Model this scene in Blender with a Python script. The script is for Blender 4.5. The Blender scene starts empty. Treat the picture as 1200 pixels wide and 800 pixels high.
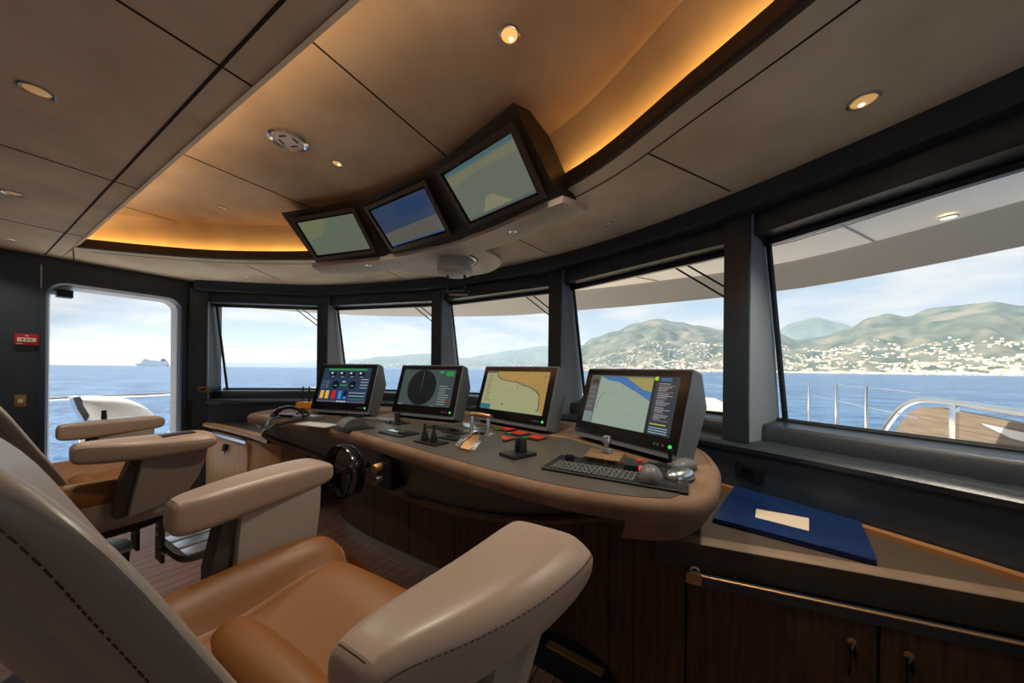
import bpy, bmesh, math, random
from mathutils import Vector as V, Matrix
random.seed(7)
C = bpy.context.scene.collection
PI = math.pi

# ---------------------------------------------------------------- measuring
F = 380.0; PX = 600.0; PY = 432.0; YAW = math.radians(29.7); ROLL = math.radians(.55); CZ = 1.3
cy_, sy_ = math.cos(YAW), math.sin(YAW)
def ray(x, y):
    a, b = x-PX, y-PY
    ca, sa = math.cos(ROLL), math.sin(ROLL)
    u = (a*ca+b*sa)/F; v = -(-a*sa+b*ca)/F
    return V((u*cy_-sy_, u*sy_+cy_, v))
def at(x, y, z):                      # point of the horizontal plane z
    r = ray(x, y); return V((0, 0, CZ)) + r*((z-CZ)/r.z)
def aty(x, y, Y):
    r = ray(x, y); return V((0, 0, CZ)) + r*(Y/r.y)
def atx(x, y, X):
    r = ray(x, y); return V((0, 0, CZ)) + r*(X/r.x)

# ---------------------------------------------------------------- materials
def srgb(r, g, b):
    f = lambda c: c/12.92 if c <= .04045 else ((c+.055)/1.055)**2.4
    return (f(r/255), f(g/255), f(b/255), 1)
def mat(name, col, rough=.5, metal=0, spec=.5, coat=0, noise=None, bump=None, emit=0, ecol=None, stretch=None, sheen=0):
    m = bpy.data.materials.new(name); m.use_nodes = True
    nt = m.node_tree; p = nt.nodes['Principled BSDF']
    p.inputs['Base Color'].default_value = col
    p.inputs['Roughness'].default_value = rough
    p.inputs['Metallic'].default_value = metal
    p.inputs['Specular IOR Level'].default_value = spec
    p.inputs['Coat Weight'].default_value = coat
    p.inputs['Coat Roughness'].default_value = .25
    p.inputs['Sheen Weight'].default_value = sheen
    if emit:
        p.inputs['Emission Color'].default_value = ecol or col
        p.inputs['Emission Strength'].default_value = emit
    tc = None
    def coord():
        nonlocal tc
        if tc is None:
            t = nt.nodes.new('ShaderNodeTexCoord'); mp = nt.nodes.new('ShaderNodeMapping')
            nt.links.new(t.outputs['Object'], mp.inputs['Vector'])
            if stretch: mp.inputs['Scale'].default_value = stretch
            tc = mp.outputs['Vector']
        return tc
    if noise:
        sc, c2, lo, hi = noise
        n = nt.nodes.new('ShaderNodeTexNoise'); n.inputs['Scale'].default_value = sc; n.inputs['Detail'].default_value = 5
        nt.links.new(coord(), n.inputs['Vector'])
        r = nt.nodes.new('ShaderNodeValToRGB')
        r.color_ramp.elements[0].position = lo; r.color_ramp.elements[0].color = col
        r.color_ramp.elements[1].position = hi; r.color_ramp.elements[1].color = c2
        nt.links.new(n.outputs['Fac'], r.inputs['Fac']); nt.links.new(r.outputs['Color'], p.inputs['Base Color'])
    if bump:
        sc, st = bump
        n = nt.nodes.new('ShaderNodeTexNoise'); n.inputs['Scale'].default_value = sc; n.inputs['Detail'].default_value = 3
        nt.links.new(coord(), n.inputs['Vector'])
        b = nt.nodes.new('ShaderNodeBump'); b.inputs['Strength'].default_value = st; b.inputs['Distance'].default_value = .01
        nt.links.new(n.outputs['Fac'], b.inputs['Height']); nt.links.new(b.outputs['Normal'], p.inputs['Normal'])
    return m
M = {}
M['suede'] = mat('ceiling_suede', srgb(234, 218, 194), .85, noise=(2.6, srgb(208, 190, 164), .36, .66), bump=(60, .08), spec=.25)
M['gap'] = mat('shadow_gap', srgb(40, 32, 26), .9)
M['lip'] = mat('lip_fabric', srgb(70, 56, 44), .8)
M['navy'] = mat('navy_leather', srgb(38, 47, 56), .36, bump=(220, .08), spec=.75)
M['navy_daylit'] = mat('navy_lit_side', srgb(142, 154, 163), .75, bump=(240, .1))  # paled navy: window light on the pillar sides is put into the colour
M['black'] = mat('black_plastic', srgb(22, 23, 26), .4)
M['blackgloss'] = mat('black_glass', srgb(10, 11, 14), .08, coat=.5)
M['gasket'] = mat('rubber_gasket', srgb(16, 20, 26), .6)
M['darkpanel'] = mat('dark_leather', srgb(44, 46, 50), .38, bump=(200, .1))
M['pedge'] = mat('console_suede', srgb(132, 104, 82), .8, noise=(9, srgb(112, 86, 66), .35, .7), bump=(80, .1), spec=.3)
M['inlay'] = mat('console_inlay', srgb(76, 70, 64), .42, bump=(300, .06), spec=.5)
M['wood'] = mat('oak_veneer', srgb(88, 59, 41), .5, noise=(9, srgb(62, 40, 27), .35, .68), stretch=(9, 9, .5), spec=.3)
M['oak_sunlit'] = mat('sunlit_oak_tone', srgb(204, 162, 120), .5, noise=(8, srgb(184, 142, 102), .35, .68), stretch=(9, 9, .5), spec=.3)  # same oak lightened, sunlight from the door painted into the colour
M['trimwood'] = mat('trim_wood', srgb(168, 116, 68), .45, noise=(6, srgb(140, 94, 54), .3, .7))
M['stone'] = mat('counter_edge', srgb(136, 110, 86), .6, noise=(7, srgb(112, 90, 70), .35, .7))
M['countertop'] = mat('counter_leather', srgb(76, 62, 51), .55, bump=(250, .06))
M['darkedge'] = mat('counter_fascia', srgb(56, 52, 47), .55)
M['ribbed'] = mat('ribbed_black', srgb(18, 17, 17), .7)
M['leather'] = mat('tan_leather', srgb(150, 136, 124), .42, coat=.12, bump=(320, .05), spec=.5)
M['leathertop'] = mat('arm_leather', srgb(158, 134, 116), .42, coat=.12, bump=(320, .05), spec=.5)
M['seat'] = mat('seat_leather', srgb(124, 74, 20), .5, coat=.03, bump=(320, .05), spec=.5)
M['stitch'] = mat('stitch_thread', srgb(66, 48, 36), .8)
M['bracket'] = mat('dark_bracket', srgb(58, 48, 40), .5)
M['chrome'] = mat('chrome', (.82, .83, .85, 1), .18, 1)
M['steel'] = mat('brushed_steel', (.62, .64, .66, 1), .28, 1)
M['brass'] = mat('bronze', srgb(176, 136, 92), .38, .7)
M['grey'] = mat('grey_plastic', srgb(96, 96, 98), .45)
M['shelfgrey'] = mat('shelf_grey', srgb(196, 184, 170), .6)
M['lightgrey'] = mat('light_grey', srgb(190, 190, 190), .5)
M['white'] = mat('white_gelcoat', srgb(244, 242, 238), .35)
M['soffit'] = mat('exterior_soffit', srgb(250, 248, 244), .5)
M['fascia'] = mat('exterior_fascia', srgb(176, 172, 166), .5)
M['red'] = mat('red_plastic', srgb(170, 28, 30), .4)
M['redkey'] = mat('red_key', srgb(190, 44, 34), .45, emit=.06, ecol=srgb(220, 50, 36))
M['orange'] = mat('orange_plastic', srgb(240, 150, 40), .4)
M['blue'] = mat('blue_cover', srgb(16, 46, 98), .38, noise=(5, srgb(13, 38, 84), .3, .7), coat=.1)
M['paper'] = mat('cream_paper', srgb(222, 204, 180), .7)
M['pages'] = mat('page_edges', srgb(30, 40, 90), .7)
M['teakdeck'] = mat('teak_bulwark', srgb(150, 132, 110), .6, noise=(3, srgb(122, 104, 86), .35, .65), stretch=(1, .6, 14))
M['teak'] = None
def teak():
    m = mat('teak_floor', srgb(122, 90, 74), .5)
    nt = m.node_tree; p = nt.nodes['Principled BSDF']
    t = nt.nodes.new('ShaderNodeTexCoord'); s = nt.nodes.new('ShaderNodeSeparateXYZ'); nt.links.new(t.outputs['Object'], s.inputs[0])
    d = nt.nodes.new('ShaderNodeMath'); d.operation = 'DIVIDE'; d.inputs[1].default_value = .085; nt.links.new(s.outputs['X'], d.inputs[0])
    f = nt.nodes.new('ShaderNodeMath'); f.operation = 'FRACT'; nt.links.new(d.outputs[0], f.inputs[0])
    g = nt.nodes.new('ShaderNodeMath'); g.operation = 'GREATER_THAN'; g.inputs[1].default_value = .07; nt.links.new(f.outputs[0], g.inputs[0])
    n = nt.nodes.new('ShaderNodeTexNoise'); n.inputs['Scale'].default_value = 6
    mp = nt.nodes.new('ShaderNodeMapping'); mp.inputs['Scale'].default_value = (12, .6, 1)
    nt.links.new(t.outputs['Object'], mp.inputs[0]); nt.links.new(mp.outputs[0], n.inputs['Vector'])
    r = nt.nodes.new('ShaderNodeValToRGB'); r.color_ramp.elements[0].position = .3; r.color_ramp.elements[1].position = .7
    r.color_ramp.elements[0].color = srgb(112, 82, 68); r.color_ramp.elements[1].color = srgb(146, 110, 92)
    nt.links.new(n.outputs['Fac'], r.inputs[0])
    mx = nt.nodes.new('ShaderNodeMix'); mx.data_type = 'RGBA'
    mx.inputs[6].default_value = srgb(48, 34, 28); nt.links.new(g.outputs[0], mx.inputs[0]); nt.links.new(r.outputs[0], mx.inputs[7])
    nt.links.new(mx.outputs[2], p.inputs['Base Color'])
    return m
M['teak'] = teak()
def glassmat(tint=(1, 1, 1, 1)):
    m = bpy.data.materials.new('window_glass'); m.use_nodes = True; nt = m.node_tree; nt.nodes.clear()
    o = nt.nodes.new('ShaderNodeOutputMaterial'); mx = nt.nodes.new('ShaderNodeMixShader')
    t = nt.nodes.new('ShaderNodeBsdfTransparent'); t.inputs[0].default_value = tint
    g = nt.nodes.new('ShaderNodeBsdfGlossy'); g.inputs['Roughness'].default_value = .02
    fr = nt.nodes.new('ShaderNodeFresnel'); fr.inputs[0].default_value = 1.35
    ml = nt.nodes.new('ShaderNodeMath'); ml.operation = 'MULTIPLY'; ml.inputs[1].default_value = .35
    nt.links.new(fr.outputs[0], ml.inputs[0]); nt.links.new(ml.outputs[0], mx.inputs[0]); nt.links.new(t.outputs[0], mx.inputs[1]); nt.links.new(g.outputs[0], mx.inputs[2])
    nt.links.new(mx.outputs[0], o.inputs[0]); return m
M['glass'] = glassmat((.97, .985, .99, 1))
_em = {}
def scr(r, g, b, k=1.0):               # a lit display colour behind its glass
    key = (r, g, b, k)
    if key not in _em:
        _em[key] = mat('display_pixels', (.01, .01, .012, 1), .12, emit=k*.85, ecol=srgb(r, g, b), spec=.3)
    return _em[key]
def lamp(name, col, k): return mat(name, (.8, .7, .5, 1), .4, emit=k, ecol=col)

# ---------------------------------------------------------------- mesh helpers
def wm(o):
    m = Matrix.LocRotScale(o.location, o.rotation_euler, o.scale)
    return (wm(o.parent) @ m) if o.parent else m
class MB:
    def __init__(s): s.v = []; s.f = []; s.mi = []; s.mats = []; s.cur = 0
    def m(s, mt):
        if mt not in s.mats: s.mats.append(mt)
        s.cur = s.mats.index(mt); return s
    def add(s, vs, fs):
        b = len(s.v); s.v += [V(p) for p in vs]
        for f in fs: s.f.append([b+i for i in f]); s.mi.append(s.cur)
        return s
    def box(s, c, size, Mx=None, bev=0):
        bm = bmesh.new(); bmesh.ops.create_cube(bm, size=1)
        for v in bm.verts: v.co = V((v.co.x*size[0], v.co.y*size[1], v.co.z*size[2]))
        if bev: bmesh.ops.bevel(bm, geom=bm.edges[:], offset=bev, segments=2, profile=.7, affect='EDGES')
        T = Matrix.Translation(c) @ (Mx or Matrix())
        bm.verts.index_update()
        s.add([T @ v.co for v in bm.verts], [[v.index for v in f.verts] for f in bm.faces]); bm.free(); return s
    def prism(s, pts, z0, z1, Mx=None, bev=0):          # plan polygon extruded in z
        n = len(pts); a = sum(pts[i][0]*pts[(i+1) % n][1]-pts[(i+1) % n][0]*pts[i][1] for i in range(n))
        if a < 0: pts = pts[::-1]
        bm = bmesh.new()
        lo = [bm.verts.new((p[0], p[1], z0)) for p in pts]; hi = [bm.verts.new((p[0], p[1], z1)) for p in pts]
        bm.faces.new(lo[::-1]); bm.faces.new(hi)
        for i in range(n): bm.faces.new((lo[i], lo[(i+1) % n], hi[(i+1) % n], hi[i]))
        if bev: bmesh.ops.bevel(bm, geom=bm.edges[:], offset=bev, segments=2, profile=.7, affect='EDGES')
        bm.verts.index_update(); T = Mx or Matrix()
        s.add([T @ v.co for v in bm.verts], [[v.index for v in f.verts] for f in bm.faces]); bm.free(); return s
    def loft(s, rings, closed=True, caps=True, loop=False):
        n = len(rings[0]); vs = [p for r in rings for p in r]; fs = []
        R = len(rings)
        for i in range(R if loop else R-1):
            for k in range(n if closed else n-1):
                a = i*n+k; b = i*n+(k+1) % n; c = ((i+1) % R)*n+(k+1) % n; d = ((i+1) % R)*n+k
                fs.append((a, b, c, d))
        if caps and not loop and closed:
            fs.append(tuple(range(n))[::-1]); fs.append(tuple((R-1)*n+k for k in range(n)))
        return s.add(vs, fs)
    def tube(s, path, r, n=10, loop=False, caps=True):
        path = [V(p) for p in path]; L = len(path); rings = []
        up = None
        for i, p in enumerate(path):
            a = path[(i-1) % L] if (loop or i > 0) else p
            b = path[(i+1) % L] if (loop or i < L-1) else p
            t = (b-a).normalized()
            if up is None: up = V((0, 0, 1)) if abs(t.z) < .9 else V((1, 0, 0))
            x = t.cross(up).normalized(); up = x.cross(t).normalized()
            rr = r[i] if isinstance(r, (list, tuple)) else r
            rings.append([p + (x*math.cos(k*2*PI/n) + up*math.sin(k*2*PI/n))*rr for k in range(n)])
        return s.loft(rings, True, caps, loop)
    def lathe(s, prof, n=24, Mx=None):
        T = Mx or Matrix()
        rings = [[T @ V((r*math.cos(k*2*PI/n), r*math.sin(k*2*PI/n), z)) for k in range(n)] for r, z in prof]
        ring_ = prof[0][0] > .002 and prof[-1][0] > .002
        return s.loft(rings, True, not ring_, ring_)
    def quad(s, *p): return s.add(p, [tuple(range(len(p)))])
    def build(s, name, mt=None, parent=None, smooth=True, ang=38, sub=0):
        if mt is not None and not s.mats: s.mats = [mt]
        inv = wm(parent).inverted() if parent else Matrix()
        me = bpy.data.meshes.new(name)
        me.from_pydata([tuple(inv @ p) for p in s.v], [], s.f)
        for x in s.mats: me.materials.append(x)
        me.polygons.foreach_set('material_index', s.mi)
        bm = bmesh.new(); bm.from_mesh(me); bmesh.ops.recalc_face_normals(bm, faces=bm.faces[:]); bm.to_mesh(me); bm.free()
        if smooth:
            me.polygons.foreach_set('use_smooth', [True]*len(me.polygons)); me.set_sharp_from_angle(angle=math.radians(ang))
        me.update()
        o = bpy.data.objects.new(name, me); C.objects.link(o)
        if parent: o.parent = parent
        if sub:
            md = o.modifiers.new('sub', 'SUBSURF'); md.levels = sub; md.render_levels = sub
        return o
def tag(o, label, cat, group=None):
    o['label'] = label; o['category'] = cat
    if group: o['group'] = group
    return o
def thing(name, label, cat, loc=(0, 0, 0), rz=0, group=None):
    o = bpy.data.objects.new(name, None); C.objects.link(o); o.location = loc; o.rotation_euler = (0, 0, rz); o.empty_display_size = .05
    return tag(o, label, cat, group)
def struct(mb, name, mt=None, parent=None, **k):
    o = mb.build(name, mt, parent, **k)
    if parent is None: o['kind'] = 'structure'
    return o
def copy_tree(o, parent=None):
    c = o.copy(); C.objects.link(c)
    if parent: c.parent = parent
    for ch in list(o.children): copy_tree(ch, c)
    return c
def spline(pts, n=8, closed=False):                     # Catmull-Rom through pts
    P = [V(p) for p in pts]; L = len(P); out = []
    for i in range(L if closed else L-1):
        p1, p2 = P[i], P[(i+1) % L]
        p0 = P[(i-1) % L] if closed or i > 0 else p1*2-p2
        p3 = P[(i+2) % L] if closed or i < L-2 else p2*2-p1
        for k in range(n):
            t = k/n
            out.append(.5*((2*p1)+(p2-p0)*t+(2*p0-5*p1+4*p2-p3)*t*t+(3*p1-p0-3*p2+p3)*t**3))
    if not closed: out.append(P[-1])
    return out
def normals(path, closed=False):                        # outward for a path that runs starboard -> port
    L = len(path); out = []
    for i in range(L):
        a = path[(i-1) % L] if closed or i > 0 else path[i]
        b = path[(i+1) % L] if closed or i < L-1 else path[i]
        t = (b-a).normalized(); out.append(V((t.y, -t.x)))
    return out
def sweep(mb, path, prof, closed_prof=True, loop=False):  # prof: (outward offset, z)
    N = normals(path, loop)
    rings = [[V((p.x+q.x*d, p.y+q.y*d, z)) for d, z in prof] for p, q in zip(path, N)]
    return mb.loft(rings, closed_prof, True, loop)
def ring(hw, ht, n=28, e=2.6):
    out = []
    for k in range(n):
        t = 2*PI*k/n; c, s = math.cos(t), math.sin(t)
        out.append((hw*math.copysign(abs(c)**(2/e), c), ht*math.copysign(abs(s)**(2/e), s)))
    return out
def dashes(mb, path, ln=.007, gap=.005, r=.0011):
    path = [V(p) for p in path]; acc = 0
    for a, b in zip(path, path[1:]):
        d = (b-a).length; t = -acc
        while t < d:
            s0 = max(t, 0); s1 = min(t+ln, d)
            if s1-s0 > .002: mb.tube([a.lerp(b, s0/d), a.lerp(b, s1/d)], r, 5)
            t += ln+gap
        acc = (d-t+ln+gap) if False else 0
    return mb

# ================================================================ THE ROOM
R = [V((1.25, 1.15)), V((.165, 1.93)), V((-.95, 2.32)), V((-2.17, 2.335)), V((-3.44, 1.98)), V((-4.36, 1.27))]
G = spline([V((1.9, .1))]+R+[V((-4.45, 1.2))], 8)[8:]
ZC, ZT = 2.15, 2.40
# floor
b = MB(); b.prism([(1.6, -3.2), (1.6, 1.4), (.2, 2.4), (-1, 2.6), (-2.3, 2.6), (-3.5, 2.2), (-4.5, 1.6), (-4.5, -3.2)], -.06, 0)
struct(b, 'floor', M['teak'])
# lip curve of the ceiling recess (starboard -> port)
LIP = spline([V(p) for p in ((.80, .46), (.50, .76), (.225, .965), (-.03, 1.135), (-.46, 1.40), (-1.1, 1.59), (-1.72, 1.64), (-2.35, 1.52), (-2.72, 1.40), (-3.28, 1.08), (-3.62, .78), (-3.9, .47))], 6)
NL = normals(LIP)
CE = [p+q*-.06 for p, q in zip(G, normals(G))]           # ceiling edge
# lower ceiling: front crescent between lip and window edge, and the aft field
def resample(path, n):
    d = [0]
    for a, c in zip(path, path[1:]): d.append(d[-1]+(c-a).length)
    out = []
    for k in range(n):
        t = d[-1]*k/(n-1); i = 0
        while i < len(d)-2 and d[i+1] < t: i += 1
        out.append(path[i].lerp(path[i+1], (t-d[i])/max(d[i+1]-d[i], 1e-9)))
    return out
n = 60
ein = resample(LIP, n); eout = resample([V((1.35, .46))]+[p for p in CE if p.x > -4.25]+[V((-4.47, 1.3)), V((-4.47, .46))], n)
b = MB()
b.loft([[V((p.x, p.y, ZC)), V((q.x, q.y, ZC)), V((q.x, q.y, ZC+.015)), V((p.x, p.y, ZC+.015))] for p, q in zip(ein, eout)], True, True)
b.box((-1.55, -1.39, ZC+.02), (6.0, 3.70, .04)); b.prism([(-3.7, .9), (-4.5, .42), (-4.5, 1.4), (-4.2, 1.4)], ZC+.012, ZC+.02)
b.m(M['suede'])
ceiling = struct(b, 'ceiling', M['suede'])
# raised centre panel and the cove wall
b = MB()
top = [p+q*-.05 for p, q in zip(LIP, NL)]
b.prism([(p.x, p.y) for p in top]+[(-3.9, .36), (.80, .36)], ZT, ZT+.04)
cpanel = struct(b, 'ceiling_panel', M['suede'])
b = MB()
prof = [(-.05, ZT+.01), (.01, 2.30), (.075, 2.19), (.10, 2.16), (.12, 2.16), (.12, ZT+.01)]
sweep(b, LIP, prof); struct(b, 'trim_1', M['suede'])
b = MB(); sweep(b, LIP, [(0, ZC-.002), (.018, ZC-.002), (.018, ZC+.065), (0, ZC+.065)]); struct(b, 'trim_2', M['lip'])
b = MB(); sweep(b, LIP, [(.0, ZC-.003), (-.012, ZC+.004), (-.012, ZC+.014), (0, ZC+.014)]); struct(b, 'trim_3', M['lip'])
# aft edge of the recess: bevelled strip
b = MB(); b.loft([[V((x, .46, ZC-.004)), V((x, .482, ZC+.012)), V((x, .482, ZC+.085)), V((x, .472, ZC+.085)), V((x, .462, ZC+.02))] for x in (.8, -3.9)]); b.box((-1.55, .37, 2.29), (4.7, .02, .21)); struct(b, 'trim_4', M['suede'])
# shadow gaps between the ceiling panels
b = MB()
def gap(p, q, z, w=.007):
    p, q = V(p), V(q); t = (q-p).normalized(); nn = V((-t.y, t.x))*w/2
    b.prism([tuple(p+nn), tuple(q+nn), tuple(q-nn), tuple(p-nn)], z-.0015, z+.004)
gap((1.3, .386), (-4.4, .386), ZC, .008)
for x in (-.01, -1.18, -2.35, -3.55): gap((x, -3), (x, .46), ZC)
for x in (-.01, -1.14, -2.33, -3.46): gap((x, .49), (x, max(p.y for p in top if abs(p.x-x) < .25)-.02), ZT)
gr = [p+q*.108 for p, q in zip(LIP, NL)]
for p, q in zip(gr, gr[1:]): gap(tuple(p), tuple(q), ZC, .006)
for p, q in (((-.17, 1.37), (.13, 1.84)), ((-1.05, 1.72), (-.96, 2.2)), ((-2.3, 1.65), (-2.45, 2.2)), ((-3.3, 1.25), (-3.55, 1.62)), ((.8, .85), (1.1, 1.15)), ((-4.0, .47), (-4.4, .52))): gap(p, q, ZC, .007)
struct(b, 'trim_5', M['gap'])
# LED strip of the cove
led = [p+q*.030 for p, q in zip(LIP, NL)]
b = MB(); b.tube([V((p.x, p.y, ZC+.028)) for p in led], .007, 6)
tag(b.build('led_strip', lamp('led_amber', (1, .53, .13, 1), 17)), 'warm amber light strip hidden behind the curved front lip of the ceiling recess', 'light')
b = MB(); b.tube([V((.78, .425, ZC+.06)), V((-3.8, .425, ZC+.06))], .007, 6)
tag(b.build('led_strip', lamp('led_warm', (1, .64, .32, 1), 11)), 'warm light strip hidden behind the straight aft lip of the ceiling recess', 'light')

# header above the windows: curved band
b = MB()
sweep(b, [p for p in G if p.x > -4.40], [(-.06, ZC+.02), (-.062, ZC-.075), (-.052, ZC-.092), (-.03, ZC-.098), (.16, ZC-.09), (.3, ZC-.09), (.3, ZC+.02)])
struct(b, 'trim_6', M['navy'])
# wall under the windows with its ledge
b = MB()
WPROF = [(.0, .02), (.0, .90), (-.02, .915), (-.025, .935), (-.012, .95), (.02, .957), (.36, .957), (.38, .9), (.38, .02)]
GW = [p for p in G if -4.345 < p.x < 1.3]
sweep(b, GW, WPROF); struct(b, 'wall_front', M['navy'])
b = MB()
for d0, w in ((.035, .006), (.06, .004), (.075, .004), (.09, .004)):
    sweep(b, GW, [(d0, .9575), (d0+w, .9575), (d0+w, .959), (d0, .959)])
struct(b, 'trim_7', M['steel'])

# pillars and windows
def along(a, c, t): return a.lerp(c, t)
def dglass(z): return .14+(1.94-z)/(1.94-1.05)*(.165)
for i, P in enumerate(R):
    t1 = (R[i]-R[i-1]).normalized() if i > 0 else (R[1]-R[0]).normalized()
    t2 = (R[i+1]-R[i]).normalized() if i < 5 else V((-.15, -1)).normalized()
    t = (t1+t2).normalized(); o = V((t.y, -t.x)); hw = .058 if i < 5 else .07
    b = MB(); rings = []
    for z in (.957, 1.2, 1.5, 1.8, 2.07):
        d = dglass(z)+.03
        h2 = hw+.012
        pl = [P+t*hw*.85, P+t*hw+o*.012, P+t*h2+o*d, P-t*h2+o*d, P-t*hw+o*.012, P-t*hw*.85]
        rings.append([V((q.x, q.y, z)) for q in pl])
    b.loft(rings); struct(b, 'trim_%d' % (8+i), M['navy_daylit'])
    # inner face keeps the navy leather; only the sides carry painted daylight
    b = MB(); rings = []
    for z in (.957, 2.06):
        pl = [P+t*hw*.95-o*.004, P+t*hw*1.01+o*.006, P-t*hw*1.01+o*.006, P-t*hw*.95-o*.004, ]
        rings.append([V((q.x, q.y, z)) for q in pl])
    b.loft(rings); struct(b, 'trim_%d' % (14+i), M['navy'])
wipers = []
for i in range(5):
    A, B = R[i], R[i+1]; t = (B-A).normalized(); o = V((t.y, -t.x)); L = (B-A).length
    def pt(s, d, z): q = A+t*s+o*d; return V((q.x, q.y, z))
    w = bpy.data.objects.new('window_%d' % (i+1), None); C.objects.link(w); w['kind'] = 'structure'; w.location = pt(L/2, .1, 1.0)
    # header fascia and sill box
    b = MB()
    b.loft([[pt(s, .045, 1.955), pt(s, .038, 1.97), pt(s, .045, 2.055), pt(s, .2, 2.07), pt(s, .2, 1.93), pt(s, .138, 1.93), pt(s, .13, 1.945)] for s in (.02, L-.02)])
    b.loft([[pt(s, .14, .957), pt(s, .145, 1.02), pt(s, .155, 1.035), pt(s, .30, 1.045), pt(s, .37, 1.045), pt(s, .37, .957)] for s in (.02, L-.02)])
    b.build('window_frame', M['navy'], w)
    b = MB()
    def bar(s0, z0, s1, z1, wd=.012):
        p, q = pt(s0, dglass(z0)-.004, z0), pt(s1, dglass(z1)-.004, z1); b.tube([p, q], wd, 4)
    bar(.03, 1.048, L-.03, 1.048); bar(.03, 1.935, L-.03, 1.935, .016); bar(.067, 1.04, .067, 1.94); bar(L-.067, 1.04, L-.067, 1.94)
    b.build('window_gasket', M['gasket'], w)
    b = MB()
    b.loft([[pt(s, dglass(1.04), 1.04), pt(s, dglass(1.94), 1.94), pt(s, dglass(1.94)+.008, 1.94), pt(s, dglass(1.04)+.008, 1.04)] for s in (.05, L-.05)])
    b.build('window_pane', M['glass'], w, smooth=False)
    if 1 <= i <= 4:
        wl = {1: 'second window from starboard', 2: 'middle window', 3: 'window left of the middle one', 4: 'leftmost front window beside the door'}[i]
        x0, x1 = (.10, .44)
        s0, s1 = (L-.07-.0, L-.33) if False else (.075, .32)
        wp = thing('windscreen_wiper', 'dark twin-arm wiper outside the '+wl, 'wiper', pt(.1, .2, 1.9), group='windscreen wipers')
        k = MB()
        for dx in (0, .06):
            k.tube([pt(.03, .36, 1.64+dx), pt(.42-dx*1.2, .27, 1.97)], .006, 6)
        k.build('wiper_arm', M['black'], wp)
        k = MB(); k.tube([pt(.02, .345, 1.55), pt(.02, .38, 1.22)], .006, 6); k.build('wiper_blade', M['black'], wp)

# ---- port side wall with the door opening
XW = -4.45
D0, D1, DZ0, DZ1, DR = .40, 1.165, .10, 1.955, .11
def rrect(y0, y1, z0, z1, r, n=8):
    out = []
    for cy, cz, a0 in ((y1-r, z1-r, 0), (y0+r, z1-r, PI/2), (y0+r, z0+r, PI), (y1-r, z0+r, 1.5*PI)):
        for k in range(n+1):
            a = a0+k/n*PI/2; out.append((cy+r*math.cos(a), cz+r*math.sin(a)))
    return out
hole = rrect(D0, D1, DZ0, DZ1, DR)
def wall_with_hole(x0, x1, y0, y1, z0, z1, hole):
    b = MB(); bm = bmesh.new()
    import mathutils
    outer = [(y1, z1), (y0, z1), (y0, z0), (y1, z0)]
    for x in (x0, x1):
        o = [bm.verts.new((x, p[0], p[1])) for p in outer]; h = [bm.verts.new((x, p[0], p[1])) for p in hole]
        nh = len(h)//4
        for q in range(4):
            seg = h[q*nh:(q+1)*nh]
            for a, c in zip(seg, seg[1:]): bm.faces.new((o[q], a, c))
            bm.faces.new((o[q], seg[-1], h[((q+1)*nh) % len(h)], o[(q+1) % 4]))
    bm.verts.index_update()
    b.add([v.co.copy() for v in bm.verts], [[v.index for v in f.verts] for f in bm.faces]); bm.free()
    b.loft([[V((x, p[0], p[1])) for p in hole] for x in (x0, x1)], True, False)
    b.loft([[V((x, p[0], p[1])) for p in outer] for x in (x0, x1)], True, False)
    return b
struct(wall_with_hole(XW, XW-.14, -3.2, 1.30, 0, 2.2, hole), 'wall_left', M['navy'])
d = bpy.data.objects.new('door_1', None); C.objects.link(d); d['kind'] = 'structure'; d.location = (XW, .78, 0)
b = MB()
prof = [(.0, .0), (.03, .0), (.045, -.02), (.045, -.20), (.0, -.20)]
rr = rrect(D0-.035, D1+.035, DZ0-.035, DZ1+.035, DR+.035)
cyc, czc = (D0+D1)/2, (DZ0+DZ1)/2
rings = []
for (y, z), (hy, hz) in zip(rr, hole):
    nv = V((hy-y, hz-z)); nv = nv.normalized()
    rings.append([V((XW+.012+px, y+nv.x*dd, z+nv.y*dd)) for dd, px in prof])
b.loft(rings, True, False, True); b.build('door_frame', M['navy'], d)
b = MB()
rr2 = rrect(D0+.012, D1-.012, DZ0+.012, DZ1-.012, DR-.012)
rr3 = rrect(D0+.03, D1-.03, DZ0+.03, DZ1-.03, DR-.03)
b.loft([[V((XW-.06, p[0], p[1])), V((XW-.17, p[0], p[1])), V((XW-.17, q[0], q[1])), V((XW-.15, q[0], q[1]))] for p, q in zip(rr2, rr3)], True, False, True)
b.build('door_reveal', M['lightgrey'], d)
b = MB()
for y in (.374, 1.258): b.box((XW+.006, y, 1.05), (.008, .006, 2.05))
b.build('door_trim', M['steel'], d)
# corner between door wall and the front windows, aft wall and starboard wall
b = MB(); b.prism([(XW, 1.28), (-4.36, 1.23), (-4.33, 1.32), (-4.5, 1.5), (-4.62, 1.3)], .0, 2.12); struct(b, 'trim_20', M['navy'])
st_hole = rrect(-.6, .75, .85, 1.95, .1)
struct(wall_with_hole(1.42, 1.56, -3.2, 1.35, 0, 2.2, st_hole), 'wall_right', M['navy'])
bk_hole = rrect(-2.9, .2, 1.35, 1.9, .1)
bw = wall_with_hole(0, .12, -4.5, 1.5, 0, 2.2, bk_hole)
for v in bw.v: v.x, v.y = v.y, -3.2-v.x
struct(bw, 'wall_back', M['navy'])

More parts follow.
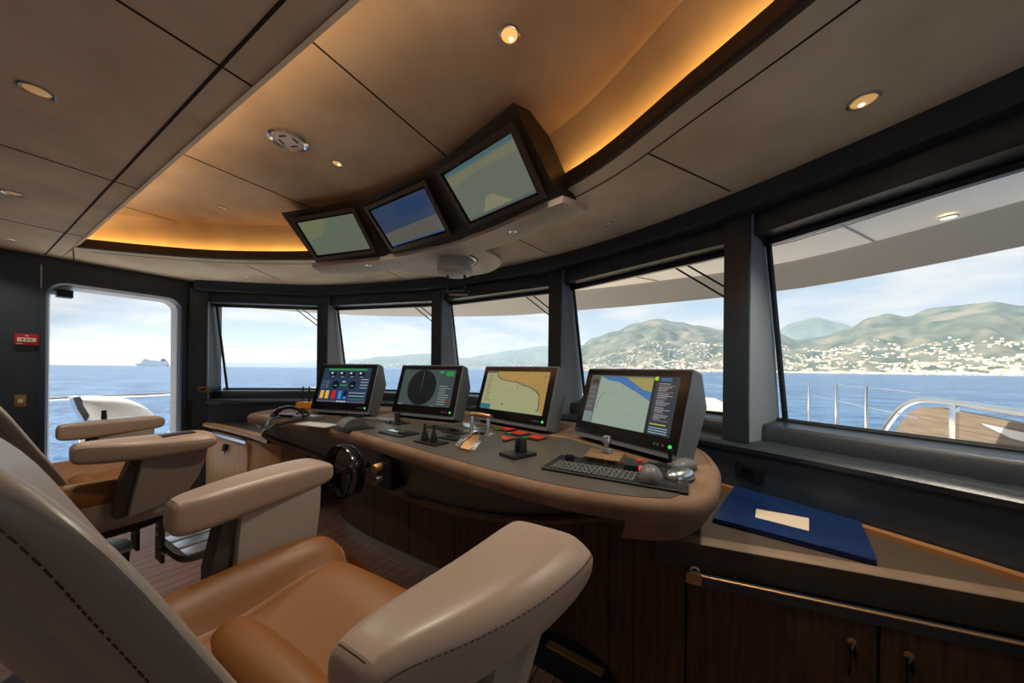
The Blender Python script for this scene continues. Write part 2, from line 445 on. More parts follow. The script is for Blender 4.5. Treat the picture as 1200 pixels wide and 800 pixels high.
# ================================================================ OVERHEAD
def downlight(px, py, z, rad, label, k=6.0, tilt=0, watts=0):
    p = at(px, py, z)
    t = thing('downlight', label, 'ceiling light', p, group='recessed ceiling downlights')
    T = Matrix.Translation(p)
    MB().lathe([(rad*.78, .0), (rad*.80, -.003), (rad*.92, -.005), (rad, -.003), (rad, .002), (rad*.78, .002)], 28, T).build('trim_ring', M['steel'], t)
    MB().lathe([(rad*.80, -.003), (rad*.78, .001), (rad*.76, .001), (rad*.77, -.003)], 24, T).build('reflector', M['brass'], t)
    MB().lathe([(.001, -.0035), (rad*.5, -.003), (rad*.76, -.001), (rad*.76, .003), (.001, .003)], 20, T).build('bulb', lamp('bulb', (1, .52, .14, 1), k), t)
    if k > .42:
        MB().lathe([(.001, -.006), (rad*.16, -.0055), (rad*.18, -.002), (.001, -.002)], 12, Matrix.Translation(p+V((0, rad*.35, 0)))).build('led_chip', lamp('led_chip', (1, .8, .5, 1), 8), t)
    if watts:
        l = bpy.data.lights.new('downlight_or_fill_beam', 'SPOT'); l.energy = watts; l.color = (1, .90, .73); l.spot_size = math.radians(125); l.spot_blend = .8; l.shadow_soft_size = .04
        lo = bpy.data.objects.new('downlight_or_fill_beam', l); C.objects.link(lo); lo.location = (p.x, p.y, p.z-.012)
    return t
W = 54
for x_, y_ in ((-.6, -.9), (-2.4, -.9), (-3.8, -1.4), (.6, -.4), (-1.5, -2.2)):  # unseen fill spots without fixtures, added behind the camera to brighten the room
    l_ = bpy.data.lights.new('downlight_or_fill_beam', 'SPOT'); l_.energy = 4; l_.color = (1, .90, .73); l_.spot_size = math.radians(130); l_.spot_blend = .8; l_.shadow_soft_size = .04
    o_ = bpy.data.objects.new('downlight_or_fill_beam', l_); C.objects.link(o_); o_.location = (x_, y_, ZC-.012)
downlight(43, 106, ZC, .036, 'large downlight in the dark aft ceiling at upper left', .22, watts=W*.4)
downlight(15, 226, ZC, .036, 'downlight near the left picture edge, below the larger one in the dark ceiling', .15, watts=W*.4)
downlight(8, 280, ZC, .036, 'faint downlight nearest the door wall at the left edge of the ceiling', .12, watts=W*.4)
downlight(597, 41, ZT, .036, 'glowing downlight in the raised ceiling panel above the displays', .9, watts=W)
downlight(395, 191, ZT, .030, 'small amber downlight beside the round speaker in the raised ceiling', .5, watts=W*.9)
downlight(260, 243, ZT, .030, 'small unlit downlight in the raised ceiling above the left cove', .05, watts=0)
downlight(1012, 118, ZC, .040, 'amber downlight over the starboard counter near the big right window', .45, watts=W)
downlight(713, 262, ZC, .026, 'small unlit downlight right of the overhead display shelf', .05, watts=0)
downlight(292, 324, ZC, .030, 'small dim downlight in the low ceiling above the leftmost front window', .05, watts=0)
downlight(424, 323, ZC, .026, 'tiny dim downlight in the low ceiling beyond the leftmost overhead display', .05, watts=0)
# round speaker
p = at(338, 164, ZT); T = Matrix.Translation(p)
t = thing('ceiling_speaker', 'round chrome ceiling speaker with slotted white centre in the raised panel', 'speaker', p)
MB().lathe([(.062, .0), (.064, -.006), (.074, -.012), (.085, -.006), (.086, .002), (.062, .002)], 36, T).build('chrome_ring', M['chrome'], t)
MB().lathe([(.001, -.004), (.03, -.006), (.055, -.004), (.062, .0), (.062, .003), (.001, .003)], 32, T).build('speaker_cone', M['white'], t)
b = MB()
for k in range(4):
    a = k*PI/2+.4; b.box(p+V((.036*math.cos(a), .036*math.sin(a), -.006)), (.034, .008, .004), Matrix.Rotation(a+PI/2, 4, 'Z'))
b.build('slot', M['black'], t)

# overhead displays
ZB_, ZT_ = 2.085, 2.30
DB = [(V((-2.42, 1.353)), V((-1.90, 1.462))), (V((-1.79, 1.503)), V((-1.245, 1.472))), (V((-1.105, 1.457)), V((-.60, 1.355)))]
DT = [(V((-2.40, 1.145)), V((-1.885, 1.265))), (V((-1.79, 1.283)), V((-1.26, 1.274))), (V((-1.19, 1.259)), V((-.665, 1.115)))]
def p3(q, z): return V((q.x, q.y, z))
hub = thing('overhead_display_housing', 'dark brown overhead housing carrying three angled displays under the ceiling', 'display housing', (-1.6, 1.5, 2.05))
hrows = []
for j, ((bl, br), (tl, tr)) in enumerate(zip(DB, DT)):
    ex = (br-bl).normalized(); n_ = V((-ex.y, ex.x)); e0, e1 = (.05, .05)
    for q, tq, s in ((bl, tl, -1), (br, tr, 1)):
        bq = q+ex*s*.045; tt = tq+ex*s*.045
        up = (p3(tt, ZT_)-p3(bq, ZB_)).normalized()
        nn = V((n_.x, n_.y, 0)); f0 = p3(bq, ZB_)-up*.03+nn*.022; f1 = p3(tt, ZT_)+up*.05+nn*.022
        hrows.append([f0, f1, f1+nn*.10+V((0, 0, .03)), f1+nn*.24+V((0, 0, .0)), f0+nn*.16+V((0, 0, .05)), f0+nn*.14])
b = MB(); b.loft(hrows); b.build('housing_body', mat('housing_brown', srgb(44, 39, 36), .55, bump=(200, .06)), hub)
# shelf below
b = MB()
fr = [p3(r[0].xy, 0).xy for r in hrows]
front = spline([fr[0]-V((.04, .02)), fr[1], fr[3]*.5+fr[2]*.5, fr[4], fr[5]+V((.02, -.02))], 6)
back = spline([V((-2.62, 1.50)), V((-2.3, 1.64)), V((-1.62, 1.73)), V((-1.0, 1.66)), V((-.45, 1.50))], 6)
front = [f.lerp(g, -.03) for f, g in zip(front, back)]
poly = [tuple(p) for p in front]+[tuple(p) for p in back[::-1]]
b.prism(poly, 2.045, 2.078, bev=.006); b.prism([tuple(p.lerp(q, .3)) for p, q in list(zip(front, back))[4:-4]]+[tuple(q.lerp(p, .35)) for p, q in list(zip(front, back))[4:-4][::-1]], 2.07, ZC-.001)
b.build('shelf', M['shelfgrey'], hub)
for px, py in ((601, 271), (432, 310)):
    q = at(px, py, 2.045); T = Matrix.Translation(q)
    r_ = MB().lathe([(.012, 0), (.013, -.003), (.02, -.004), (.022, 0), (.022, .004), (.012, .004)], 24, T).build('microphone_ring', M['steel'], hub)
    MB().lathe([(.001, -.001), (.0125, -.001), (.0125, .003), (.001, .003)], 18, T).build('microphone_mesh', M['black'], r_)
LB = ['dark olive chart screen', 'blue and grey screen', 'grey-green chart screen with pale reflections']
LP = ['leftmost, smallest-looking', 'middle', 'rightmost, largest-looking']
def disp_quad(b, O, ex, up, nrm, a0, b0, a1, b1, lift):
    b.quad(O+ex*a0+up*b0+nrm*lift, O+ex*a1+up*b0+nrm*lift, O+ex*a1+up*b1+nrm*lift, O+ex*a0+up*b1+nrm*lift)
def disp_poly(b, O, ex, up, nrm, pts, lift):
    b.quad(*[O+ex*a+up*c+nrm*lift for a, c in pts])
for j, ((bl, br), (tl, tr)) in enumerate(zip(DB, DT)):
    B0, B1, T0 = p3(bl, ZB_), p3(br, ZB_), p3((tl+tr)/2, ZT_)
    ex = (B1-B0); Wd = ex.length; ex = ex/Wd
    mid = (B0+B1)/2; up = (T0-mid); up -= ex*up.dot(ex); H = up.length; up = up/H
    nrm = ex.cross(up); O = mid-ex*Wd/2+nrm*.004
    t = thing('overhead_display', LP[j]+' of three overhead displays, with a '+LB[j], 'display', mid, group='overhead displays')
    def bx(b, a0, b0, a1, b1, d0, d1):
        b.loft([[O+ex*a0+up*b0+nrm*d, O+ex*a1+up*b0+nrm*d, O+ex*a1+up*b1+nrm*d, O+ex*a0+up*b1+nrm*d] for d in (d0, d1)])
    b = MB(); f = .022
    bx(b, 0, 0, Wd, f, -.004, .014); bx(b, 0, H-f, Wd, H, -.004, .014); bx(b, 0, f, f, H-f, -.004, .014); bx(b, Wd-f, f, Wd, H-f, -.004, .014)
    b.build('display_frame', mat('display_frame_brown', srgb(72, 62, 54), .4), t)
    b = MB(); bx(b, f, f, Wd-f, H-f, -.004, .004); b.build('bezel', M['blackgloss'], t)
    s = MB(); g = .034
    sm = [scr(98, 108, 92), scr(50, 66, 92), scr(104, 110, 98)][j]
    s.m(sm); disp_quad(s, O, ex, up, nrm, g, g, Wd-g, H-g, .0045)
    w_, h_ = Wd-2*g, H-2*g
    def P(a, c): return (g+a*w_, g+c*h_)
    if j == 0:
        s.m(scr(112, 116, 88)); disp_poly(s, O, ex, up, nrm, [P(0, .45), P(.3, .55), P(.45, .8), P(.5, 1), P(0, 1)], .005)
        s.m(scr(98, 106, 92)); disp_quad(s, O, ex, up, nrm, *P(0, 0), *P(1, .06), .0053)
    elif j == 1:
        s.m(scr(92, 90, 84)); disp_poly(s, O, ex, up, nrm, [P(0, 0), P(1, 0), P(1, .42), P(0, .36)], .005)
        s.m(scr(40, 62, 96)); disp_poly(s, O, ex, up, nrm, [P(.4, .6), P(.95, .62), P(.95, .96), P(.45, .96)], .005)
        s.m(scr(64, 84, 120)); disp_quad(s, O, ex, up, nrm, *P(0, 0), *P(1, .04), .0053)
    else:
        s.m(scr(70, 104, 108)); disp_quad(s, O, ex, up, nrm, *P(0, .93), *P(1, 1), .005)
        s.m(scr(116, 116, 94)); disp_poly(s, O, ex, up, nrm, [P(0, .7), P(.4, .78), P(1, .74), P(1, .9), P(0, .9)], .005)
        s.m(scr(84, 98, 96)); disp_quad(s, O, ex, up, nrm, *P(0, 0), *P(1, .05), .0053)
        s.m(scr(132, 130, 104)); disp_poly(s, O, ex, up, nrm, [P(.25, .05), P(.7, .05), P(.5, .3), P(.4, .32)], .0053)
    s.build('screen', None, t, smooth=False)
# overhead compass reflector
p = at(533, 304, 2.06)
t = thing('overhead_compass', 'steel overhead compass periscope with hanging mirror bracket, ahead of the displays', 'compass', p)
c0 = V((-1.56, 1.90)); b = MB()
pl = spline([V((-1.98, 1.70)), V((-1.93, 1.95)), V((-1.72, 2.10)), V((-1.45, 2.13)), V((-1.24, 2.0)), V((-1.18, 1.85)), V((-1.2, 1.70))], 8)
b.prism([tuple(q) for q in pl], 2.056, 2.085, bev=.008); b.prism([tuple(q.lerp(V((-1.58, 1.9)), .25)) for q in pl], 2.08, ZC-.001); b.build('mounting_plate', M['shelfgrey'], t)
T = Matrix.Translation((p.x, p.y, 0))
MB().lathe([(.12, 2.056), (.15, 2.05), (.165, 2.05), (.168, 2.06), (.12, 2.06)], 36, T).build('outer_ring', M['black'], t)
MB().lathe([(.138, 2.052), (.144, 2.046), (.15, 2.052), (.15, 2.058), (.138, 2.058)], 36, T).build('inner_ring', M['steel'], t)
MB().lathe([(.12, 2.06), (.12, 2.035), (.124, 2.032), (.12, 2.029), (.12, 2.008), (.124, 2.005), (.12, 2.002), (.12, 1.985), (.124, 1.982), (.118, 1.962), (.09, 1.95), (.001, 1.945)], 40, T).build('periscope_body', M['lightgrey'], t)
br_ = V((math.cos(YAW), math.sin(YAW), 0))
b = MB()
for s_ in (-.05, .07): b.tube([p3(p.xy, 1.95)+br_*s_, p3(p.xy, 1.83)+br_*s_*1.05], .009, 8)
b.tube([p3(p.xy, 1.83)+br_*-.075, p3(p.xy, 1.83)+br_*.10], .010, 8); b.build('mirror_bracket', M['black'], t)
b = MB(); b.box(p3(p.xy, 1.825)+V((0, .05, .01)), (.13, .10, .008), Matrix.Rotation(YAW, 4, 'Z') @ Matrix.Rotation(.5, 4, 'X'), bev=.002); b.build('mirror', M['chrome'], t)

# ================================================================ CONSOLE
OUT = [(-2.74, 1.075), (-2.3, 1.135), (-1.735, 1.105), (-1.06, .985), (-.66, .915), (-.36, .888), (-.13, .918), (.012, 1.01), (.066, 1.20), (.068, 1.49), (-.02, 1.76), (-.35, 1.99), (-.95, 2.13), (-1.55, 2.17), (-2.2, 2.08), (-2.8, 1.82), (-3.06, 1.52), (-2.96, 1.2)]
OC = spline([V(p) for p in OUT], 6, True)
def inset(path, d):
    N = normals(path, True)                              # path runs port -> starboard along the front, so this normal points aft/outward
    return [p-q*d for p, q in zip(path, N)]
con = thing('helm_console', 'curved helm console with suede edge, dark inlaid top and oak base', 'console', (-1.45, 1.5, 0))
ZK = .95
b = MB()
def cring(path, z): return [V((p.x, p.y, z)) for p in path]
rings = [cring(inset(OC, d), z) for d, z in ((.03, ZK-.03), (.03, ZK+.001), (.022, ZK+.001), (.008, ZK-.005), (.0, ZK-.018), (.0, ZK-.044), (.007, ZK-.058), (.05, ZK-.062))]
b.loft(rings, True, False); b.prism([tuple(p) for p in inset(OC, .03)], ZK-.03, ZK-.001); b.build('edge_padding', M['pedge'], con)
fi = [p for p in inset(OC, .034)[0:46] if p.x < -.12 and p.y < 1.3]
ipoly = [tuple(p) for p in fi]+[(-.06, .985), (-.03, 1.05), (-.022, 1.16), (-.045, 1.255), (-.10, 1.305), (-.565, 1.565), (-.70, 1.565), (-1.27, 1.705), (-1.345, 1.575), (-1.885, 1.545), (-1.985, 1.435), (-2.49, 1.315), (-2.70, 1.25)]
b = MB(); b.prism(ipoly, ZK-.004, ZK+.0012); b.build('console_top', M['inlay'], con)
# apron: hull-like panel and its wooden lip along the front run
front_run = [p for p in OC[:46]]
i_end = min(range(len(OC)), key=lambda i: (OC[i]-V((-.10, .94))).length)
front_run = OC[0:i_end+1]; NF = normals(OC, True)[0:i_end+1]
def zlip(x): return min(ZK-.065, .635+.2*((x+1.6)/1.22)**2)
rings = []; lipp = []
for p, q in zip(front_run, NF):
    zl = zlip(p.x); h = (ZK-.06)-zl
    dd = .03+.45*h
    a0 = p-q*.022; a1 = p-q*(.022+dd*.45); a2 = p-q*(.022+dd)
    rings.append([p3(a0, ZK-.057), p3(a1, (ZK-.057)*.45+zl*.55), p3(a2, zl), p3(a2-q*.25, zl+.0), p3(a2-q*.25, ZK-.06)])
    lipp.append(p3(p-q*(.012+dd), zl-.004))
b = MB(); b.loft(rings); b.build('apron_panel', M['darkpanel'], con)
b = MB(); b.loft([[l+V((0, 0, .010)), l+V((NF[i].x*.014, NF[i].y*.014, 0)), l+V((NF[i].x*.010, NF[i].y*.010, -.014)), l+V((-NF[i].x*.2, -NF[i].y*.2, -.012)), l+V((-NF[i].x*.2, -NF[i].y*.2, .008))] for i, l in enumerate(lipp)]); b.build('lip_moulding', M['wood'], con)
# suede end block at starboard
b = MB()
blk = [p for p in OC if p.x > -.17 and p.y < 1.9]
bi = [p for p in blk]
rings = [[p3(p+(V((-.35, 1.45))-p)*k, z) for p in bi] for k, z in ((.02, ZK-.057), (.06, ZK-.10), (.12, ZK-.135))]
b.loft(rings, False, False); b.build('end_block', M['pedge'], con)
b = MB(); b.prism([tuple(p+(V((-.35, 1.45))-p)*.13) for p in bi], ZK-.135, ZK-.07); b.build('end_core', M['pedge'], con)
# oak base
base_path = spline([V(p) for p in ((-2.85, 1.95), (-2.62, 1.68), (-2.2, 1.57), (-1.65, 1.535), (-1.07, 1.51), (-.62, 1.45), (-.36, 1.36), (-.2, 1.29), (-.03, 1.255))], 6)
b = MB(); b.prism([tuple(p) for p in base_path]+[(-.03, 1.85), (-.5, 2.0), (-1.5, 2.15), (-2.4, 2.05)], .06, .70); b.build('base_cabinet', M['wood'], con)
b = MB()
Nb = normals(base_path)
b.loft([[p3(p-q*-.0, z)-V((q.x*0, 0, 0)) for z in (0, .06)] for p, q in zip(base_path, Nb)], False, False)
b.loft([[p3(p+q*.006*-1, 0.0), p3(p+q*-.006*-1, 0.0), p3(p+q*.006, .062), p3(p-q*.006, .062)] for p, q in zip(base_path, Nb)]); b.build('kick_plate', M['steel'], con)
for k in (8, 14, 18, 22, 26, 30, 34, 38, 42):
    p = base_path[k]; MB().box((p.x, p.y-.0005, .38), (.004, .004, .63)).build('panel_seam', M['gap'], con)

# ---- console monitors
def monitor(bl, br, zb, zt, tilt, label, paint):
    bl, br = p3(V(bl), zb), p3(V(br), zb)
    ex = br-bl; Wd = ex.length; ex /= Wd
    n0 = V((ex.y, -ex.x, 0)); up = (V((0, 0, 1))*math.cos(tilt)-n0*math.sin(tilt)).normalized(); nrm = ex.cross(up)
    H = (zt-zb)/math.cos(tilt); O = bl
    t = thing('console_monitor', label, 'monitor', (bl+br)/2, group='console monitors')
    side = [(0, 0), (H, 0), (H, -.05), (H*.66, -.125), (.0, -.095)]
    def ringat(a, k): return [O+ex*a+up*(u*(1-2*k/H)+k)+nrm*(dd*(1-k*2)-k*.3) for u, dd in side]
    b = MB(); b.loft([ringat(.0, .006), ringat(.006, 0), ringat(Wd-.006, 0), ringat(Wd, .006)]); b.build('monitor_housing', mat('monitor_grey', srgb(96, 102, 108), .45, bump=(300, .05)), t)
    b = MB(); b.loft([[O+ex*a+up*c+nrm*dd for a, c in ((.008, .022), (Wd-.008, .022), (Wd-.008, H-.008), (.008, H-.008))] for dd in (.0, .006)]); b.build('bezel', M['blackgloss'], t)
    s = MB(); mx, my0, my1 = .045, .075, .035
    w_, h_ = Wd-2*mx, H-my0-my1
    cnt = [0]
    def rect(a0, c0, a1, c1, m_):
        cnt[0] += 1; s.m(m_); disp_quad(s, O, ex, up, nrm, mx+a0*w_, my0+c0*h_, mx+a1*w_, my0+c1*h_, .0064+cnt[0]*.00001)
    def poly(pts, m_):
        cnt[0] += 1; s.m(m_); disp_poly(s, O, ex, up, nrm, [(mx+a*w_, my0+c*h_) for a, c in pts], .0064+cnt[0]*.00001)
    def disc(a, c, r, m_, n=40, a0=0, a1=2*PI):
        poly([(a+r*math.cos(a0+(a1-a0)*k/n), c+r*w_/h_*math.sin(a0+(a1-a0)*k/n)) for k in range(n+(0 if a1-a0 > 6 else 1))], m_)
    paint(rect, poly, disc); s.build('screen', None, t, smooth=False)
    b = MB(); b.m(scr(60, 220, 90, 1.2))
    q = O+ex*(Wd-.035)+up*.042+nrm*.0065; b.lathe([(.001, .0012), (.007, .0012), (.008, 0), (.001, 0)], 16, Matrix.Translation(q) @ Matrix(((ex.x, up.x, nrm.x, 0), (ex.y, up.y, nrm.y, 0), (ex.z, up.z, nrm.z, 0), (0, 0, 0, 1))))
    b.build('indicator_light', None, t)
    b = MB()
    for dx in (.065, .085, .10): b.box(O+ex*(Wd-dx)+up*.042+nrm*.0066, (.010, .0016, .010), Matrix.Rotation(math.atan2(ex.y, ex.x), 4, 'Z'))
    b.build('button', M['grey'], t)
    return t
rnd = random.Random(3)
def p_engine(rect, poly, disc):
    rect(0, 0, 1, 1, scr(36, 58, 84)); rect(.1, .93, .92, .985, scr(60, 140, 80)); rect(.0, .0, 1, .05, scr(86, 84, 110))
    for k in range(4):
        a = .15+.2*k; rect(a, .72, a+.13, .88, scr(14, 18, 26)); rect(a+.02, .83, a+.06, .87, scr(230, 235, 235)); rect(a+.03, .735, a+.11, .755, scr(150, 160, 170))
    for a in (.32, .67): disc(a, .5, .072, scr(10, 12, 16)); rect(a-.03, .47, a+.03, .49, scr(160, 165, 170))
    rect(.42, .48, .56, .51, scr(60, 150, 80)); rect(.45, .58, .52, .61, scr(200, 205, 210))
    for k in range(4): rect(.02, .42+.06*k, .12, .43+.06*k, scr(120, 140, 130)); rect(.13, .415+.06*k, .17, .435+.06*k, scr(110, 160, 120)); rect(.83, .42+.08*k, .98, .44+.08*k, scr(170, 175, 180))
    for a, c_ in ((.04, (236, 176, 80)), (.15, (236, 176, 80)), (.29, (214, 30, 40)), (.42, (40, 140, 210)), (.53, (16, 22, 32))): rect(a, .1, a+.075, .33, scr(*c_))
    rect(.54, .1, .60, .17, scr(60, 130, 210))
    for k in range(3): rect(.64, .09+.09*k, .97, .115+.09*k, scr(50, 130, 90) if k == 0 else scr(150, 165, 175))
    for k in range(4): rect(.42+.05*k, .01, .45+.05*k, .045, scr(220, 220, 225))
def p_radar(rect, poly, disc):
    rect(0, 0, 1, 1, scr(66, 80, 80)); disc(.41, .5, .275, scr(16, 22, 22)); rect(.407, .38, .413, .95, scr(90, 120, 100)); disc(.41, .36, .03, scr(40, 52, 50)); disc(.41, .36, .026, scr(16, 22, 22))
    rect(.74, .03, .99, .97, scr(60, 72, 76)); rect(.83, .83, .97, .95, scr(40, 150, 60)); rect(.72, .9, .78, .97, scr(50, 160, 70))
    for k in range(9): rect(.75, .06+.06*k, .75+.12+rnd.random()*.1, .08+.06*k, scr(140, 148, 146))
    rect(.9, .12, .98, .2, scr(110, 50, 50)); rect(0, 0, .1, .02, scr(130, 140, 140))
    for k in range(5): rect(.62+.02*k, .0, .64+.02*k, .015, scr(120, 130, 130))
def p_chart(rect, poly, disc):
    rect(0, 0, 1, 1, scr(164, 164, 122))
    poly([(.2, 1), (.21, .88), (.28, .80), (.42, .76), (.55, .74), (.64, .68), (.76, .64), (.86, .55), (.92, .45), (.93, .3), (.94, .1), (1, 0), (1, 1)], scr(172, 138, 78))
    for k in range(60):
        a, c_ = rnd.random()*.88, rnd.random()*.75
        rect(a, c_, a+.008, c_+.008, scr(90, 92, 70))
    cst = [(.2, .95), (.21, .88), (.28, .80), (.42, .76), (.55, .74), (.64, .68), (.76, .64), (.86, .55), (.92, .45), (.93, .3), (.94, .1)]
    for (a, c_), (a2, c2) in zip(cst, cst[1:]):
        poly([(a-.012, c_-.02), (a2-.012, c2-.02), (a2, c2), (a, c_)], scr(70, 90, 84))
    rect(0, 0, .18, .13, scr(44, 116, 126)); rect(0, .95, .2, 1, scr(100, 100, 82))
    for k in range(11): rect(.05, .22+.065*k, .09+rnd.random()*.07, .235+.065*k, scr(96, 98, 78))
    rect(.56, .58, .575, .64, scr(160, 100, 40)); rect(.36, .14, .39, .17, scr(60, 84, 60)); rect(.9, .08, .92, .11, scr(40, 60, 50)); rect(.94, .87, .96, .9, scr(70, 80, 60))
def p_ecdis(rect, poly, disc):
    rect(0, 0, 1, 1, scr(150, 168, 152)); rect(.0, .0, .13, .97, scr(86, 86, 86)); rect(0, .0, .12, .22, scr(122, 136, 140)); rect(.02, .82, .11, .9, scr(72, 54, 50))
    for k in range(5): rect(.02, .3+.1*k, .1, .36+.1*k, scr(104, 104, 104))
    poly([(.4, .97), (.76, .97), (.76, .70), (.68, .74), (.55, .86)], scr(164, 152, 92))
    poly([(.15, .97), (.46, .97), (.55, .87), (.67, .75), (.76, .71), (.76, .55), (.62, .68), (.48, .79), (.38, .87), (.24, .90)], scr(66, 118, 176))
    for k in (.3, .5, .7): rect(.14, k*.9, .75, k*.9+.003, scr(124, 144, 132))
    for k in (.28, .44, .6): rect(k, .02, k+.002, .8, scr(124, 144, 132))
    trk = [(.28, .66), (.22, .64), (.18, .56), (.16, .48), (.16, .4), (.15, .3)]
    for (a, c_), (a2, c2) in zip(trk, trk[1:]): poly([(a, c_), (a2, c2), (a2+.006, c2), (a+.006, c_)], scr(60, 66, 60))
    rect(0, .97, .76, 1, scr(96, 96, 90)); rect(.76, 0, 1, 1, scr(56, 62, 70)); rect(.765, 0, .79, 1, scr(36, 40, 46))
    disc(.785, .965, .02, scr(170, 210, 60)); rect(.83, .92, .93, .98, scr(60, 110, 140))
    for k in range(22):
        w = .06+rnd.random()*.1; c_ = .24+.03*k
        if c_ < .9: rect(.82, c_, .82+w, c_+.012, scr(160, 166, 170) if k % 4 else scr(150, 110, 100))
    rect(.80, .17, .95, .185, scr(200, 200, 70))
    for k in range(3): rect(.8, .03+.04*k, .97, .045+.04*k, scr(150, 180, 190)); 
monitor((-2.49, 1.345), (-1.985, 1.465), .972, 1.325, .30, 'leftmost console monitor, showing blue engine gauges with coloured tank bars', p_engine)
monitor((-1.885, 1.575), (-1.34, 1.605), .972, 1.32, .30, 'second console monitor from the left, showing a dark round radar picture', p_radar)
monitor((-1.28, 1.735), (-.69, 1.585), .972, 1.315, .30, 'third console monitor from the left, showing a yellow-green chart with tan coastline', p_chart)
monitor((-.545, 1.595), (-.058, 1.315), .972, 1.305, .30, 'largest console monitor at the right end, showing a pale chart with blue coastal band', p_ecdis)
# monitor feet: low plinth blocks under the screens
exec("")
# ---- steering wheel
wc = V((-1.45, .945, .806))
t = thing('steering_wheel', 'small black steering wheel with thick rim mounted on the console front', 'steering wheel', wc)
Tw = Matrix.Translation(wc) @ Matrix.Rotation(PI/2, 4, 'X')
MB().lathe([(.112, -.022), (.124, -.024), (.128, -.012), (.128, .012), (.124, .024), (.112, .022), (.109, 0)], 48, Tw).build('rim', M['blackgloss'], t)
b = MB()
for a in (-.25, PI+.25, -PI/2): b.tube([Tw @ V((0, 0, -.04)), Tw @ V((.05*math.cos(a), .05*math.sin(a), -.03)), Tw @ V((.112*math.cos(a), .112*math.sin(a), -.008))], .007, 8)
b.build('spoke', M['black'], t)
MB().lathe([(.001, -.02), (.02, -.022), (.022, -.035), (.016, -.06), (.016, -.13), (.001, -.13)], 24, Tw).build('hub', M['black'], t)
# wheel-side control box
q = V((-1.30, 1.03, .80))
t = thing('trim_control_box', 'small black control box with bronze knob right of the steering wheel', 'control box', q)
MB().box(q+V((.02, .05, 0)), (.10, .10, .15), bev=.008).build('box_body', M['black'], t)
MB().lathe([(.001, .04), (.016, .04), (.02, .034), (.02, .0), (.001, 0)], 20, Matrix.Translation(q+V((0, 0, .03))) @ Matrix.Rotation(PI/2, 4, 'X')).build('knob', M['brass'], t)
MB().lathe([(.001, .03), (.014, .03), (.016, .024), (.016, .0), (.001, 0)], 20, Matrix.Translation(q+V((.004, 0, -.025))) @ Matrix.Rotation(PI/2, 4, 'X')).build('button', M['steel'], t)

# ---- things on the console top
def flat_frame(px, py, z=ZK): return at(px, py, z)
def plate(name, label, cat, cx, cy_px, sx, sy, h, rz, m_=None, group=None, z=ZK):
    p = at(cx, cy_px, z); t = thing(name, label, cat, p, rz, group)
    Mx = Matrix.Rotation(rz, 4, 'Z')
    MB().box(p+V((0, 0, h/2)), (sx, sy, h), Mx, bev=min(.003, h*.3)).build('base_plate', m_ or M['black'], t)
    return t, p, Mx
RZ = -.12
# bollard thruster levers
t, p, Mx = plate('thruster_lever_panel', 'black panel with two upright cone levers, left of the chrome throttle', 'lever panel', 505, 519, .15, .085, .010, RZ)
for s in (-.032, .032):
    q = p+Mx @ V((s, -.01, .010))
    MB().lathe([(.001, 0), (.017, 0), (.018, .012), (.013, .035), (.007, .05), (.007, .075), (.005, .08), (.001, .08)], 18, Matrix.Translation(q)).build('lever', M['black'], t)
# chrome throttle
p = at(562, 524, ZK); rz = RZ-.05; Mx = Matrix.Rotation(rz, 4, 'Z'); T = Matrix.Translation(p) @ Mx
t = thing('throttle_lever', 'chrome twin engine throttle with a tall hoop grip', 'throttle', p, rz)
b = MB(); prof = [(-.09, 0), (-.09, .014), (-.065, .036), (-.02, .06), (.03, .066), (.07, .052), (.085, .014), (.085, 0)]
for s0, s1 in ((-.062, -.034), (.034, .062)):
    b.loft([[T @ V((x, y, z)) for y, z in prof] for x in (s0, s1)])
b.build('side_cheek', M['chrome'], t)
b = MB(); b.loft([[T @ V((x, y, z*.82)) for y, z in prof] for x in (-.03, .03)]); b.build('body', M['brass'], t)
b = MB()
for k in range(5):
    b.box(T @ V((0, -.06+.022*k, .022+.009*k)), (.05, .008, .006), Mx)
b.build('scale_plate', M['black'], t)
for s in (-.05, .05):
    MB().tube([T @ V((s, -.005, .04)), T @ V((s, .0, .10)), T @ V((s, .005, .135))], .009, 10).build('lever_post', M['chrome'], t)
MB().tube([T @ V((-.062, .006, .14)), T @ V((-.01, .006, .143)), T @ V((.01, .006, .143)), T @ V((.062, .006, .14))], [.011, .012, .012, .011], 12).build('hoop_grip', M['brass'], t)
# red indicator panels
for k, (px, py) in enumerate(((592, 504), (588, 515), (606, 509), (626, 514))):
    lb = ['rear left red-lit alarm panel behind the chrome throttle', 'front red-lit alarm panel right beside the chrome throttle', 'middle red-lit alarm panel under the third monitor', 'rightmost red-lit alarm panel, standing apart from the others'][k]
    t, p, Mx = plate('alarm_panel', lb, 'alarm panel', px, py, .105, .085, .008, RZ-.1, group='red-lit alarm panels')
    MB().box(p+Mx @ V((.008, .008, .009)), (.075, .055, .004), Mx, bev=.001).build('red_window', M['redkey'], t)
    b = MB(); b.m(scr(40, 150, 70)); b.box(p+Mx @ V((-.03, -.034, .009)), (.026, .010, .003), Mx); b.build('green_key', None, t)
# double toggle unit
t, p, Mx = plate('toggle_control', 'small black plate with two fat toggle handles, right of the chrome throttle', 'toggle panel', 607, 534, .095, .12, .014, RZ-.25)
for s in (-.013, .017):
    q = p+Mx @ V((s, .012, .014)); MB().loft([[q+Mx @ V((x*k, y*k, z)) for x, y in ring(.010, .016, 12)] for k, z in ((1.1, 0), (1.0, .02), (.9, .045), (.6, .056))]).build('toggle', M['black'], t)
